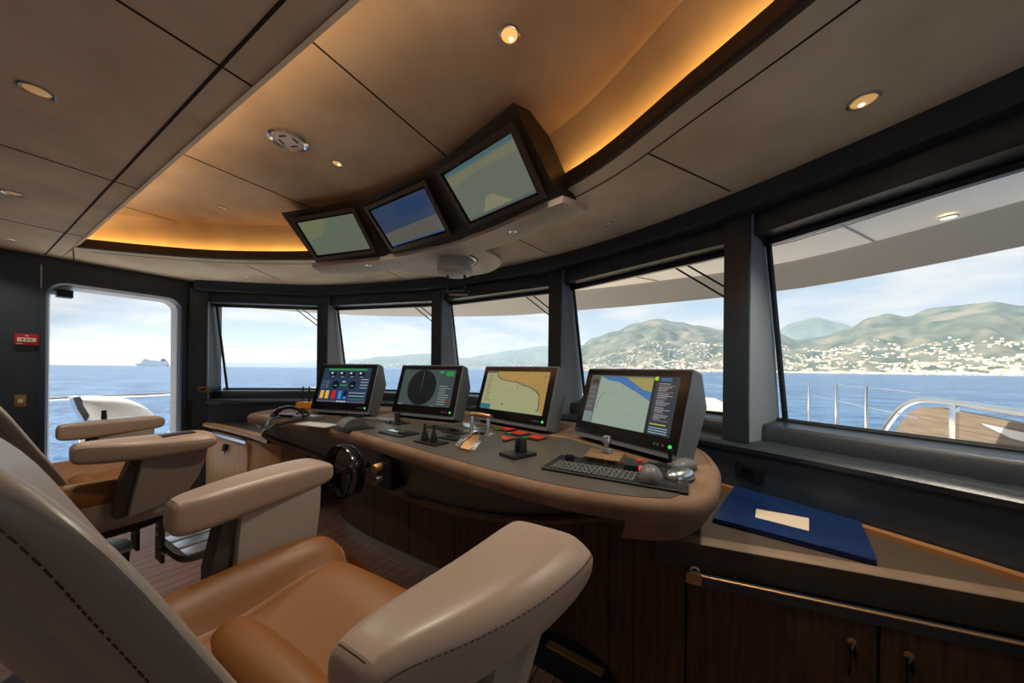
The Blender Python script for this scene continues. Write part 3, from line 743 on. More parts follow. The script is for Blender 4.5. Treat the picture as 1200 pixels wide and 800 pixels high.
# keyboard panel
kb = [at(634, 548, ZK), at(774, 572, ZK)]
ctr = at(719, 553.5, ZK); ex = (kb[1]-kb[0]).normalized(); rz = math.atan2(ex.y, ex.x); Mx = Matrix.Rotation(rz, 4, 'Z')
t = thing('keyboard', 'dark keyboard panel set into the right end of the console', 'keyboard', ctr, rz)
sx, sy = .45, .20
MB().box(ctr+V((0, 0, .004)), (sx, sy, .008), Mx, bev=.002).build('keyboard_tray', M['black'], t)
MB().tube([ctr+Mx @ V((a*sx/2, c_*sy/2, .0085)) for a, c_ in ((-1, -1), (1, -1), (1, 1), (-1, 1))], .0016, 5, loop=True).build('tray_rim', M['grey'], t)
b = MB()
for r_ in range(6):
    for k in range(17): b.box(ctr+Mx @ V((-.195+.0165*k+.004*(r_ % 2), -.075+.0165*r_, .009)), (.0115, .0115, .003), Mx)
kk = b.build('key', M['grey'], t, smooth=False); kk['kind'] = 'stuff'
# trackball dome
p = at(762, 563, ZK+.008); Mx = Matrix.Rotation(rz, 4, 'Z')
t = thing('trackball', 'grey egg-shaped hand controller at the right end of the keyboard', 'trackball', p)
b = MB(); rr_ = []
for z, k in ((0, 1), (.012, 1.03), (.03, .95), (.046, .76), (.058, .48), (.063, .15)): rr_.append([p+Mx @ V((x*k, y*k-z*.1, z*.8)) for x, y in ring(.035, .046, 24, 2.2)])
b.loft(rr_); b.build('controller_shell', M['grey'], t)
b = MB(); b.m(scr(230, 60, 40, 1.5)); b.box(p+Mx @ V((-.032, .038, .022)), (.014, .010, .016), Mx, bev=.003); b.build('red_button', None, t)
# small black stick behind it
t, p, Mx2 = plate('joystick', 'small black joystick on a square plate behind the grey hand controller', 'joystick', 778, 549, .11, .07, .012, rz)
MB().lathe([(.001, .012), (.016, .012), (.012, .022), (.006, .026), (.006, .055), (.009, .06), (.008, .072), (.001, .074)], 16, Matrix.Translation(p+Mx2 @ V((.02, 0, 0)))).build('stick', M['black'], t)
MB().lathe([(.001, .014), (.01, .014), (.01, .02), (.001, .02)], 12, Matrix.Translation(p+Mx2 @ V((-.03, 0, 0)))).build('knob', M['grey'], t)
t, p, Mx2 = plate('push_button_box', 'low black button box between the tan joystick unit and the grey hand controller', 'button box', 744, 551, .075, .085, .028, rz+.2)
MB().lathe([(.001, .028), (.011, .028), (.011, .034), (.001, .034)], 14, Matrix.Translation(p+Mx2 @ V((.015, .015, 0)))).build('button', M['redkey'], t)
# tan joystick unit
p = at(709, 540, ZK); Mx = Matrix.Rotation(rz-.05, 4, 'Z'); T = Matrix.Translation(p) @ Mx
t = thing('joystick_unit', 'tan sloping joystick unit with black keys, below the largest monitor', 'joystick', p, rz-.05)
b = MB(); b.loft([[T @ V((x, y, z)) for y, z in ((-.055, .022), (.03, .034), (.06, .02), (.06, 0), (-.05, 0))] for x in (-.065, .065)]); b.build('unit_body', M['brass'], t)
b = MB()
for k in (-1, 0, 1): b.box(T @ V((.036*k, -.057, .012)), (.022, .012, .02), Mx, bev=.003)
b.build('key', M['black'], t)
MB().lathe([(.001, .032), (.024, .032), (.02, .042), (.009, .046), (.009, .062), (.016, .066), (.017, .085), (.013, .092), (.001, .093)], 20, T @ Matrix.Translation((.0, .02, 0))).build('stick', M['steel'], t)
t, p, Mx2 = plate('toggle_switch', 'lone black rocker switch at the top left of the keyboard', 'switch', 668, 541, .034, .02, .022, rz)
MB().box(p+Mx2 @ V((0, 0, .024)), (.028, .012, .006), Mx2, bev=.001).build('rocker', M['blackgloss'], t)
# mice
for (px, py, lb, m_) in ((797, 561, 'silver computer mouse nearest the rounded console corner', M['steel']), (801, 549, 'dark grey computer mouse behind the silver one', M['grey'])):
    p = at(px, py, ZK+.004); Mx = Matrix.Rotation(rz-.5, 4, 'Z')
    t = thing('computer_mouse', lb, 'mouse', p, rz-.5, 'computer mice')
    b = MB(); b.loft([[p+Mx @ V((x*k, y*k, z)) for x, y in ring(.032, .056, 24, 2.5)] for k, z in ((.94, 0), (1, .006), (.98, .016), (.85, .026), (.5, .033), (.1, .0345))]); b.build('mouse_shell', m_, t)
    b = MB(); b.loft([[p+Mx @ V((x*k, y*k, z)) for x, y in ring(.0325, .0565, 24, 2.5)] for k, z in ((.9, -.003), (1.0, 0), (1.01, .004), (.98, .005))]); b.build('mouse_base', M['black'], t)
# other inset control plates on the port half
def knobplate(px, py, sx, sy, rz, label, kn=(), h=.008, m_=None, lid=None, name='control_panel', cat='control panel'):
    t, p, Mx = plate(name, label, cat, px, py, sx, sy, h, rz, m_)
    if lid:
        a, c_, w, d_, mm = lid
        MB().box(p+Mx @ V((a, c_, h+.001)), (w, d_, .004), Mx, bev=.001).build('glass_window', mm, t)
    for a, c_, r_, hh in kn:
        MB().lathe([(.001, h), (r_, h), (r_, h+hh*.7), (r_*.8, h+hh), (.001, h+hh)], 14, Matrix.Translation(p+Mx @ V((a, c_, 0)))).build('knob', M['black'], t)
    return t
knobplate(467, 508, .20, .12, RZ, 'square panel with reflective window and round knobs, left of the cone levers', [(.06, -.01, .016, .012), (.035, -.015, .01, .01)], lid=(-.04, .015, .09, .06, M['chrome']))
knobplate(466, 496, .13, .09, RZ, 'small plate with a black joystick below the radar monitor', [(0, 0, .018, .06), (-.03, -.03, .008, .012), (.035, -.03, .008, .012)])
knobplate(520, 503, .24, .07, RZ, 'long low dark panel in front of the radar monitor', [])
knobplate(533, 507, .13, .085, RZ, 'dark plate with one low knob, left of the chrome throttle hoop', [(.02, .0, .012, .012)])
knobplate(530, 514, .12, .08, RZ, 'flat black plate beside the cone levers', [(-.03, 0, .010, .008)])
knobplate(550, 500, .26, .10, RZ, 'glossy silver touch panel between the radar and chart monitors', [], m_=M['steel'])
knobplate(447, 493, .30, .07, .1, 'long grey raised panel between the first two monitors', [], h=.014, m_=M['grey'])
knobplate(420, 489, .26, .06, .15, 'dark switch strip below the engine gauge monitor', [(-.08, 0, .01, .01), (-.04, 0, .01, .01), (0, 0, .01, .01), (.04, 0, .01, .01)])
knobplate(372, 498, .26, .10, .12, 'pale blue-grey flat panel behind the handset', [], h=.006, m_=M['lightgrey'])
knobplate(345, 488, .16, .10, .2, 'dark VHF radio base under the handset', [(.03, 0, .012, .012)], h=.02)
knobplate(362, 492, .18, .09, .2, 'grey tilted telephone base with silver display', [], h=.03, m_=M['grey'], lid=(0, 0, .1, .05, M['lightgrey']))
# quarter-round steering joystick (fan-shaped dial)
p = at(413, 500, ZK); Mx = Matrix.Rotation(-.2, 4, 'Z'); T = Matrix.Translation(p) @ Mx
t = thing('azimuth_dial', 'half-round bronze and grey steering dial near the left front of the console', 'dial', p)
b = MB(); n = 16
b.loft([[T @ V((x, -.0, 0))]+[T @ V((x-.0, .07*math.cos(PI*k/n), .052*math.sin(PI*k/n))) for k in range(n+1)] for x in (-.05, .05)]); b.build('dial_drum', M['grey'], t)
b = MB(); b.loft([[T @ V((x, 0, 0))]+[T @ V((x, .071*math.cos(PI*k/n), .053*math.sin(PI*k/n))) for k in range(n+1)] for x in (-.056, -.05)]); b.build('dial_face', M['brass'], t)
MB().box(T @ V((0.03, -.01, .004)), (.22, .15, .008), Mx, bev=.002).build('base_plate', M['black'], t)
# handset with coiled cord
hp = at(340, 486, ZK+.03)
t = thing('radio_handset', 'black radio handset with a cord draped over the left front console edge', 'handset', hp)
b = MB(); hx = V((.16, .03, 0))
pts = [hp+V((-.16, -.02, .0)), hp+V((-.09, -.01, .035)), hp+V((0, .0, .05)), hp+V((.08, .015, .04)), hp+V((.14, .025, .015))]
b.tube(spline(pts, 5), [.016]*5+[.012]*11+[.018]*5, 12); b.build('handset_grip', M['blackgloss'], t)
b = MB()
for q in (pts[0], pts[-1]): b.lathe([(.001, -.02), (.024, -.02), (.026, -.008), (.018, .006), (.001, .01)], 16, Matrix.Translation(q))
b.build('earpiece', M['black'], t)
cp = [at(352, 492, ZK+.02), at(335, 495, ZK+.02), at(322, 498, ZK+.014), at(314, 503, ZK+.012), at(311, 506, ZK-.01)+V((-.0, -.012, 0)), at(312, 500, ZK+.01), at(316, 492, ZK+.012), at(326, 488, ZK+.012)]
MB().tube(spline(cp, 8), .008, 8).build('cord', M['black'], t)
# yellow-orange antenna box on the ledge side
p = at(344, 482, ZK+.004)+V((-.12, .18, 0))
t = thing('handheld_radio_charger', 'orange rack of handheld radios with thin aerials at the left end of the console', 'radio charger', p)
MB().box(p+V((0, 0, .025)), (.20, .07, .05), Matrix.Rotation(.3, 4, 'Z'), bev=.006).build('charger_body', M['orange'], t)
for s in (-.06, .0, .075):
    q = p+V((s, s*.3, .05)); MB().tube([q, q+V((0, 0, .13 if s < .05 else .10))], .006 if s < .05 else .014, 8).build('aerial', M['black'], t)

# ================================================================ COUNTERS AND CABINETS
def Gy(x):                                              # wall line at x
    for a, c_ in zip(G, G[1:]):
        if (a.x-x)*(c_.x-x) <= 0 and abs(a.x-c_.x) > 1e-6: return a.y+(c_.y-a.y)*(x-a.x)/(c_.x-a.x)
    return 1.3
ZN = .72
xs = [1.02, .9, .75, .6, .45, .3, .15, .0, -.12]
backp = [V((x, Gy(x)-.012)) for x in xs]
fe = [V((-.12, 1.235)), V((.3, 1.30)), V((.72, 1.362)), V((.93, 1.385))]
backp = [p for p in backp if p.y > 1.36]
t = thing('starboard_worktop', 'long brown worktop under the big right window', 'worktop', (.3, 1.5, ZN))
poly = [tuple(p) for p in fe]+[tuple(p) for p in backp]
MB().prism(poly, ZN-.03, ZN-.002).build('leather_surface', M['countertop'], t)
b = MB(); b.loft([[p3(p, ZN-.03), p3(p, ZN-.006), p3(p+V((.004, .012)), ZN+.002), p3(p+V((-.0, .055)), ZN+.002), p3(p+V((0, .06)), ZN-.03)] for p in fe]); b.build('front_edge', M['stone'], t)
b = MB(); b.loft([[p3(p+V((0, .004)), ZN-.09), p3(p+V((0, .0)), ZN-.03), p3(p+V((0, .03)), ZN-.028), p3(p+V((0, .05)), ZN-.09)] for p in fe]); b.build('fascia', M['darkedge'], t)
b = MB(); b.loft([[p3(p+V((-.022, -.03)), ZN-.02), p3(p+V((-.022, -.03)), ZN+.016), p3(p, ZN+.016), p3(p, ZN-.02)] for p in backp]); b.build('back_moulding', M['trimwood'], t)
# ribbed recess below
b = MB()
b.prism([(-.10, 1.275), (.3, 1.335), (.93, 1.42), (.93, 1.44), (.0, 1.6)], .585, ZN-.03); b.build('ribbed_panel', M['ribbed'], t)
# cabinets
def cab(x0, x1, label):
    def fy(x): return 1.258+(x+.12)*.142
    p0, p1 = V((x0, fy(x0))), V((x1, fy(x1)))
    t = thing('cabinet', label, 'cabinet', (x0, fy(x0), 0), group='starboard cabinets')
    MB().prism([(x0, p0.y+.022), (x1-.0015, p1.y+.022), (x1-.0015, p1.y+.06), (x0, 1.5)], .0, .58).build('cabinet_body', M['wood'], t)
    b = MB(); b.prism([(x0+.003, p0.y), (x1-.004, p1.y), (x1-.004, p1.y+.02), (x0+.003, p0.y+.02)], .05, .578, bev=.002); dr = b.build('cabinet_door', M['wood'], t)
    return t, dr, fy
for x0, x1, hx_, lb in ((-.025, .462, .40, 'dark oak cabinet below the brass plate, left of the door gap'), (.464, .95, .52, 'dark oak cabinet at the lower right corner, right of the door gap')):
    t, dr, fy = cab(x0, x1, lb)
    q = V((hx_, fy(hx_)-.008, .49))
    b = MB(); b.tube([q+V((0, 0, .018)), q+V((0, -.012, .0)), q+V((0, -.012, -.05)), q+V((0, 0, -.075))], .008, 10)
    hd = b.build('door_handle', M['blackgloss'], dr)
    MB().lathe([(.001, .005), (.009, .005), (.010, 0), (.001, 0)], 16, Matrix.Translation(q+V((0, -.002, .022))) @ Matrix.Rotation(PI/2, 4, 'X')).build('handle_rose', M['brass'], dr)
# grab rail
t = thing('grab_rail', 'long bronze-topped grab rail along the starboard cabinet fronts', 'rail', (.0, 1.24, .62))
ra, rb = V((-.01, 1.222, .622)), V((.93, 1.355, .622))
dr_ = (rb-ra).normalized(); nn = V((dr_.y, -dr_.x, 0))
b = MB(); b.loft([[q+V((0, 0, .012))+nn*.006, q+V((0, 0, .012))-nn*.012, q+V((0, 0, -.02))-nn*.012, q+V((0, 0, -.02))+nn*.006] for q in (ra, rb)]); b.build('rail_bar', M['navy'], t)
b = MB(); b.loft([[q+V((0, 0, .0125))+nn*.0068, q+V((0, 0, .0145))+nn*.004, q+V((0, 0, .0125))-nn*.003, q+V((0, 0, .009))+nn*.0068] for q in (ra, rb)]); b.build('rail_cap', M['brass'], t)
b = MB(); b.box(ra+dr_*.005+nn*.006, (.046, .008, .036), Matrix.Rotation(math.atan2(dr_.y, dr_.x), 4, 'Z'), bev=.002); b.build('end_plate', M['brass'], t)
b = MB(); b.box(ra+dr_*.01-nn*.02, (.03, .05, .02), Matrix.Rotation(math.atan2(dr_.y, dr_.x), 4, 'Z')); b.build('bracket', M['navy'], t)
b = MB(); b.tube([ra+V((.01+.012*math.cos(a), -.0, .022+.012*math.sin(a))) for a in [PI*k/8 for k in range(9)]], .003, 6); b.build('ring_catch', M['steel'], t)
# blue folder
f = [at(835, 610, ZN+.006), at(1028, 661, ZN+.006), at(1005, 606, ZN+.006), at(862, 570, ZN+.006)]
cf = sum(f, V())/4; e1 = (f[1]-f[0]).normalized()
t = thing('folder', 'blue hardback folder with a cream label lying on the starboard worktop', 'folder', cf)
b = MB(); b.prism([(p.x, p.y) for p in f], ZN+.014, ZN+.018); b.prism([(p.x, p.y) for p in f], ZN+.003, ZN+.0065); b.build('cover', M['blue'], t)
b = MB(); b.prism([tuple((p.lerp(cf, .02)).xy) for p in f], ZN+.0065, ZN+.014); b.build('pages', M['pages'], t)
b = MB(); ff = [at(885, 606, ZN+.018), at(948, 622, ZN+.018), at(948, 607, ZN+.018), at(886, 596, ZN+.018)]; b.prism([(p.x, p.y) for p in ff], ZN+.018, ZN+.0186); b.build('label_sticker', M['paper'], t)
# bronze tread and black plinth by the console foot
q = at(672, 775, .10)
t = thing('footrest_step', 'black foot step with a bronze tread at the console base', 'step', (q.x, q.y, 0))
a = at(640, 757, .10); c_ = at(706, 794, .10); dv = (c_-a).normalized(); dn = V((-dv.y, dv.x, 0))
b = MB(); b.prism([tuple((a-dv*.25-dn*.012).xy), tuple((c_+dv*.02-dn*.012).xy), tuple((c_+dv*.01+dn*.09).xy), tuple((a-dv*.25+dn*.09).xy)], 0, .105, bev=.008); b.build('step_body', M['black'], t)
b = MB(); b.prism([tuple((a-dn*.006).xy), tuple((c_-dn*.006).xy), tuple((c_+dn*.03).xy), tuple((a+dn*.03).xy)], .1035, .112, bev=.003); b.build('tread', M['brass'], t)

# port counter and cabinet
pf = [V((-4.40, 1.30)), V((-3.9, 1.31)), V((-3.35, 1.30)), V((-2.95, 1.27))]
pb = [V((-2.95, 1.6)), V((-3.2, Gy(-3.2)-.05)), V((-3.8, Gy(-3.8)-.015)), V((-4.25, Gy(-4.25)-.015))]
t = thing('port_worktop', 'worktop with an oak edge in painted sunlit tone, under the leftmost front window', 'worktop', (-3.8, 1.5, ZN))
MB().prism([tuple(p) for p in pf+pb], ZN-.03, ZN).build('leather_surface', M['countertop'], t)
b = MB(); b.loft([[p3(p, ZN-.03), p3(p+V((0, -.002)), ZN-.004), p3(p+V((0, .01)), ZN+.003), p3(p+V((0, .06)), ZN+.003), p3(p+V((0, .06)), ZN-.03)] for p in pf]); b.build('front_edge', M['oak_sunlit'], t)
t = thing('cabinet', 'oak cabinet with sunlight painted into its colour, below the port worktop beside the door', 'cabinet', (-3.8, 1.33, 0))
MB().prism([(-4.36, 1.345), (-3.2, 1.345), (-3.05, 1.42), (-3.0, 1.6), (-4.2, 1.5)], 0, ZN-.07).build('cabinet_body', M['oak_sunlit'], t)
dr = MB().prism([(-4.32, 1.322), (-3.42, 1.322), (-3.42, 1.344), (-4.32, 1.344)], .05, ZN-.10, bev=.002).build('cabinet_door', M['oak_sunlit'], t)
q = V((-3.82, 1.315, .54))
MB().tube([q+V((-.03, 0, .03)), q+V((-.028, -.014, -.02)), q+V((0, -.016, -.045)), q+V((.028, -.014, -.02)), q+V((.03, 0, .03))], .011, 8).build('door_handle', M['blackgloss'], dr)
t = thing('grab_rail', 'steel grab rail across the front of the sunlit-toned port cabinet', 'rail', (-3.8, 1.30, .66))
b = MB(); b.box((-3.83, 1.296, .645), (.92, .014, .026), bev=.003); b.build('rail_bar', M['steel'], t)
b = MB()
for x in (-4.2, -3.5): b.box((x, 1.315, .645), (.02, .035, .018))
b.build('bracket', M['black'], t)

# ================================================================ HELM CHAIRS
def helm_chair(cx, cy, A, label):
    t = thing('helm_chair', label, 'chair', (cx, cy, 0), group='helm chairs')
    def L(x, y, z): return V((cx+x, cy+y, z))
    # backrest shell: y is where its rim runs, wings curve forward
    secs = [(-.27, .19, -.02, .05), (-.22, .225, -.04, .085), (-.12, .248, -.085, .10), (-.03, .260, -.132, .105), (.07, .262, -.176, .10), (.14, .250, -.205, .095), (.185, .208, -.226, .085), (.212, .16, -.240, .07), (.226, .095, -.248, .05), (.233, .03, -.252, .025)]
    rings = []
    for dz, hw, ym, th in secs:
        rg = ring(hw, th*.36, 36, 2.0)
        rings.append([L(x, ym-.070+.05*(x/hw)**2*(hw/.25)+y, A+dz) for x, y in rg])
    b = MB(); b.loft(rings); shell = b.build('backrest', M['leather'], t, sub=1)
    for idx in (33, 21):
        b = MB()
        path = [rings[i][idx]*.5+rings[i][idx]*.5+V((0, -.0005, .0)) for i in range(2, len(rings)-1)]
        dashes(b, spline(path, 6), .0045, .003, .0008)
        b.build('backrest_stitching', M['stitch'], shell)
    # front cushion and lumbar roll
    rings = []
    for dz, hw, ym, th in secs[1:-2]:
        rg = ring(hw*.72, th*.40, 28, 2.4)
        rings.append([L(x, ym-.072+.05*(x/.25)**2+y, A+dz-.02) for x, y in rg])
    b = MB(); b.loft(rings); b.build('back_cushion', M['leather'], t, sub=1)
    b = MB(); b.loft([[L(x, -.005+yy, A-.252+zz) for yy, zz in ring(rr_, rr_*.95, 16, 2)] for x, rr_ in ((-.185, .01), (-.18, .03), (-.15, .044), (0, .048), (.15, .044), (.18, .03), (.185, .01))]); b.build('lumbar_cushion', M['seat'], t, sub=1)
    # headrest
    rings = []
    for dz, hw, ym, th in ((.12, .05, -.270, .04), (.14, .085, -.280, .065), (.20, .10, -.305, .075), (.30, .105, -.365, .075), (.40, .098, -.41, .075), (.445, .075, -.415, .06), (.455, .03, -.418, .03)):
        rings.append([L(x, ym+.25*x*x+y, A+dz) for x, y in ring(hw, th/2, 28, 2.8)])
    b = MB(); b.loft(rings); b.build('headrest', M['leather'], t, sub=1)
    # seat
    rings = []; nn_ = 32
    def ztop(u, y):
        a = abs(u); e = max(0, (a-.62)/.38); bol = .05*math.sin(min(1, e*1.5)*PI/2)-.03*max(0, (a-.92)/.08)
        seam = -.012*math.exp(-((a-.63)/.03)**2)
        dip = -.055*math.exp(-((y-.0)/.13)**2)*(1-min(1, a**2*1.2))
        fr_ = max(0, (y-.15)/.115); fall = -.035*fr_**3
        return -.215+bol+seam+dip+.014*(1-u*u)+fall
    for y, sc, lift in ((-.16, .88, 0), (-.13, .94, 0), (-.06, 1, 0), (.02, 1, 0), (.08, 1, 0), (.14, .99, 0), (.19, .975, 0), (.225, .955, 0), (.25, .93, -.004), (.262, .91, -.02)):
        hw = .30*sc; rg = []
        for k in range(nn_+1):
            u = -1+2*k/nn_; rg.append(L(u*hw, y, A+ztop(u, y)+lift))
        for u in (1.02, .98, .5, 0, -.5, -.98, -1.02):
            rg.append(L(u*hw*(1 if abs(u) > 1 else .96), y, A-(.265 if abs(u) > 1 else .31)))
        rings.append(rg)
    b = MB(); b.loft(rings); b.build('seat', M['seat'], t, sub=1)
    # tub under the seat
    b = MB(); rings = []
    for dz, k in ((-.258, 1.0), (-.31, .985), (-.36, .92), (-.385, .8)):
        rings.append([L(x, .04+y, A+dz) for x, y in ring(.305*k, .225*k, 32, 4)])
    b.loft(rings); b.build('seat_shell', M['leather'], t)
    b = MB(); b.loft([[L(x, .03+y, A+dz) for x, y in ring(.2, .17, 24, 4)] for dz in (-.383, -.43)]); b.build('slide_frame', M['black'], t)
    # armrests: flat-topped pads, wide in front
    for s in (1, -1):
        sec = [(-.092, .315, .358, -.030, -.056), (-.090, .306, .368, -.014, -.070), (-.082, .301, .376, -.004, -.078), (-.05, .300, .390, 0, -.082), (.0, .303, .418, 0, -.084), (.06, .310, .446, 0, -.084), (.13, .318, .470, 0, -.082), (.20, .322, .486, 0, -.078), (.248, .325, .490, -.002, -.072), (.268, .328, .488, -.006, -.066), (.279, .333, .480, -.014, -.056), (.282, .35, .465, -.024, -.044)]
        rings = []
        for y, xi, xo, zt, zb in sec:
            xm, zm = (xo+xi)/2, (zt+zb)/2; hw, hh = (xo-xi)/2, (zt-zb)/2
            yy_ = y+(.04*max(0, (.1-y)/.2)+.028*max(0, (y-.05)/.2) if s < 0 else 0)
            rings.append([L(s*(xm+x), yy_, A+zm+z-.5*max(0, x-hw*.5)*(1 if z > 0 else .0)) for x, z in ring(hw, hh, 40, 5.5)])
        b = MB(); b.loft(rings); arm = b.build('armrest', M['leathertop'], t, sub=1)
        b = MB()
        path = spline([rings[i][3]+V((s*.0004, 0, .0002)) for i in range(1, len(rings)-1)], 8); dashes(b, path, .0045, .003, .0009)
        b.build('armrest_stitching', M['stitch'], arm)
        b = MB()
        path = spline([rings[2][k]+V((0, -.0018, .0012)) for k in range(3, 18)], 4); dashes(b, path, .0045, .003, .0009)
        b.build('armrest_stitching', M['stitch'], arm)
        # support panel and dark bracket, leaning in towards the seat
        def sx_(z): return -.035*min(1, max(0, (-.07-z)/.2))
        b = MB(); pts = [(.075, -.06), (.16, -.06), (.27, -.06), (.262, -.13), (.245, -.2), (.20, -.28), (.04, -.31), (.055, -.2)]
        cyy, czz = .12, -.18
        b.loft([[L(s*(x+sx_(z)), cyy+(y-cyy)*k, A+czz+(z-czz)*k) for y, z in pts] for x, k in ((.328, .97), (.332, 1), (.415, 1), (.422, .97))]); b.build('arm_support', M['leather'], t)
        b = MB(); pts = [(.045, -.078), (.095, -.078), (.075, -.2), (.06, -.31), (.01, -.31), (.015, -.19)]
        b.loft([[L(s*(x+sx_(z)), y, A+z) for y, z in pts] for x in (.345, .40)]); b.build('arm_bracket', M['bracket'], t)
    # pedestal and foot rest
    MB().lathe([(.001, 0), (.2, 0), (.2, .012), (.09, .02), (.08, .05), (.08, A-.43), (.001, A-.43)], 28, Matrix.Translation((cx, cy-.04, 0))).build('pedestal', M['black'], t)
    for x0, y, z0 in ((-.05, .13, .43), (.045, .19, .37)):
        b = MB(); b.loft([[L(x, yy, z) for x, yy in ((x0, y), (x0+.09, y), (x0+.09, y+.012), (x0, y+.012))] for z in (z0, A-.40)]); hg = b.build('footrest_hanger', M['black'], t)
        for z in (z0+.13, z0+.17):
            MB().lathe([(.001, .006), (.008, .006), (.010, 0), (.001, 0)], 12, Matrix.Translation(L(x0+.04, y, z)) @ Matrix.Rotation(PI/2, 4, 'X')).build('bolt', M['steel'], hg)
    MB().box(L(.13, .205, .425), (.10, .03, .012)).build('footrest_bracket', M['steel'], t)
    b = MB(); rings = []
    for z, k in ((.425, .96), (.43, 1), (.452, 1), (.458, .985)): rings.append([L(x*k+.21, .295+y*k, z) for x, y in ring(.16, .10, 32, 4)])
    b.loft(rings); fr = b.build('footrest', M['bracket'], t)
    for x in (.105, .21, .315): MB().box(L(x, .295, .4585), (.085, .155, .006), bev=.002).build('tread_plate', M['steel'], fr)
    b = MB(); b.loft([[L(x*k, .06+y*k, z) for x, y in ring(.075, .055, 24, 4)] for k, z in ((.85, .3), (1, .455))]); cp_ = b.build('slide_lever_box', M['black'], t)
    b = MB(); b.loft([[L(x*k, .06+y*k, z) for x, y in ring(.08, .06, 24, 4)] for k, z in ((1, .455), (1.02, .462), (1, .472), (.9, .476))]); b.build('box_lid', M['lightgrey'], cp_)
    return t
near = helm_chair(-.64, .29, 1.0135, 'large tan leather helm chair in the foreground, seen over its backrest')
far = helm_chair(-2.31, .32, 1.0135, 'tan leather helm chair farther away, beside the side door')
# controls on the far chair's arms
q = V((-2.31+.41, .32+.17, 1.0135)); MB().box(q, (.06, .10, .004), bev=.001).build('arm_keypad', M['black'], far)
q = V((-2.31-.40, .32+.13, 1.0135)); jp = MB().box(q, (.07, .16, .004), bev=.001).build('arm_panel', M['steel'], far)
MB().lathe([(.001, 0), (.010, 0), (.010, .012), (.009, .04), (.010, .045), (.001, .046)], 16, Matrix.Translation(q+V((0, -.03, .002)))).build('arm_joystick', M['black'], jp)

# ================================================================ WALL FITTINGS
q = V((XW, .312, 1.487))
t = thing('fire_alarm_call_point', 'red fire alarm call point on the dark wall left of the door', 'fire alarm', q)
MB().box(q+V((.014, 0, 0)), (.028, .105, .085), bev=.005).build('alarm_box', M['red'], t)
b = MB(); b.box(q+V((.029, 0, -.002)), (.004, .082, .03), bev=.001); w_ = b.build('break_glass', M['paper'], t)
b = MB()
for y in (-.018, 0, .018): b.box(q+V((.0315, y, -.002)), (.001, .010, .010))
b.build('pictogram', M['black'], w_)
b = MB(); b.box(q+V((.0285, .0, .029)), (.001, .016, .008)); b.box(q+V((.0285, -.03, -.032)), (.001, .03, .005)); b.build('lettering', M['paper'], t)
t5 = ((R[5]-R[4]).normalized()+V((-.15, -1)).normalized()).normalized(); nq = -V((t5.y, -t5.x, 0)); r_ = ray(238, 456); P5 = V((R[5].x, R[5].y, 0))
q = V((0, 0, CZ))+r_*((P5-V((0, 0, CZ))).dot(nq)/r_.dot(nq)); q = V((q.x, q.y, q.z))
t = thing('switch_plate', 'bronze switch plate on the corner pillar right of the door', 'switch', q)
MB().box(q+nq*.008, (.10, .008, .055), Matrix.Rotation(math.atan2(nq.x, -nq.y), 4, 'Z'), bev=.002).build('plate', M['brass'], t)
MB().box(q+nq*.016, (.05, .005, .024), Matrix.Rotation(math.atan2(nq.x, -nq.y), 4, 'Z'), bev=.001).build('rocker', M['black'], t)
q = V((XW, .29, 1.02)); t = thing('switch_plate', 'small brass socket plate low on the wall left of the door', 'switch', q)
MB().box(q+V((.004, 0, 0)), (.008, .05, .09), bev=.002).build('plate', M['brass'], t)
MB().box(q+V((.009, 0, 0)), (.004, .022, .03), bev=.001).build('rocker', M['paper'], t)
q = V((XW-.10, .475, 1.885)); t = thing('door_camera', 'small dark box camera hanging in the upper left corner of the door opening', 'camera', q)
MB().box(q+V((-.02, .02, 0)), (.10, .08, .06), bev=.006).build('camera_body', M['black'], t)
MB().box(q+V((-.02, -.045, .0)), (.05, .06, .03), bev=.004).build('mount', M['steel'], t)
# outlet on starboard panel
gp = V((.22, Gy(.22))); tq = (R[0]-R[1]).normalized(); nq = V((-tq.y, tq.x)); nq = nq if nq.y < 0 else -nq
q = V((gp.x+nq.x*.002, gp.y+nq.y*.002, .82)); rzq = math.atan2(tq.y, tq.x)
t = thing('outlet_plate', 'black socket plate on the dark panel right of the console end', 'outlet', q)
MB().box(q+V((nq.x*.004, nq.y*.004, 0)), (.12, .008, .07), Matrix.Rotation(rzq, 4, 'Z'), bev=.002).build('plate', M['black'], t)
MB().box(q+V((nq.x*.009, nq.y*.009, 0)), (.045, .004, .035), Matrix.Rotation(rzq, 4, 'Z'), bev=.001).build('socket', M['blackgloss'], t)

# ================================================================ OUTSIDE
ZSEA = -8.5
# overhanging roof brow
BR = spline([V(p) for p in ((3.3, -3), (2.9, .5), (2.35, 2.2), (1.75, 3.1), (.8, 3.85), (-.4, 4.02), (-1.2, 4.02), (-2.4, 3.95), (-3.9, 3.25), (-4.9, 2.2), (-5.5, .5), (-5.6, -3))], 6)
BI = resample([V((1.45, -3)), V((1.5, 1.2)), V((.25, 2.25)), V((-.95, 2.6)), V((-2.2, 2.6)), V((-3.55, 2.25)), V((-4.6, 1.4)), V((-4.65, -3))], len(BR))
BR = resample(BR, len(BI))
b = MB(); NB = normals(BR)
b.loft([[p3(i_, 2.17), p3(o_-q*.36, 2.22), p3(o_-q*.34, 2.235), p3(o_-q*.34, 2.44), p3(i_, 2.44)] for i_, o_, q in zip(BI, BR, NB)]); struct(b, 'roof_soffit', M['soffit'])
b = MB(); b.loft([[p3(o_-q*.36, 2.218), p3(o_-q*.28, 2.19), p3(o_-q*.03, 2.05), p3(o_, 2.06), p3(o_+q*.10, 2.46), p3(o_-q*.34, 2.46)] for o_, q in zip(BR, NB)]); struct(b, 'roof_edge', M['fascia'])
b = MB()
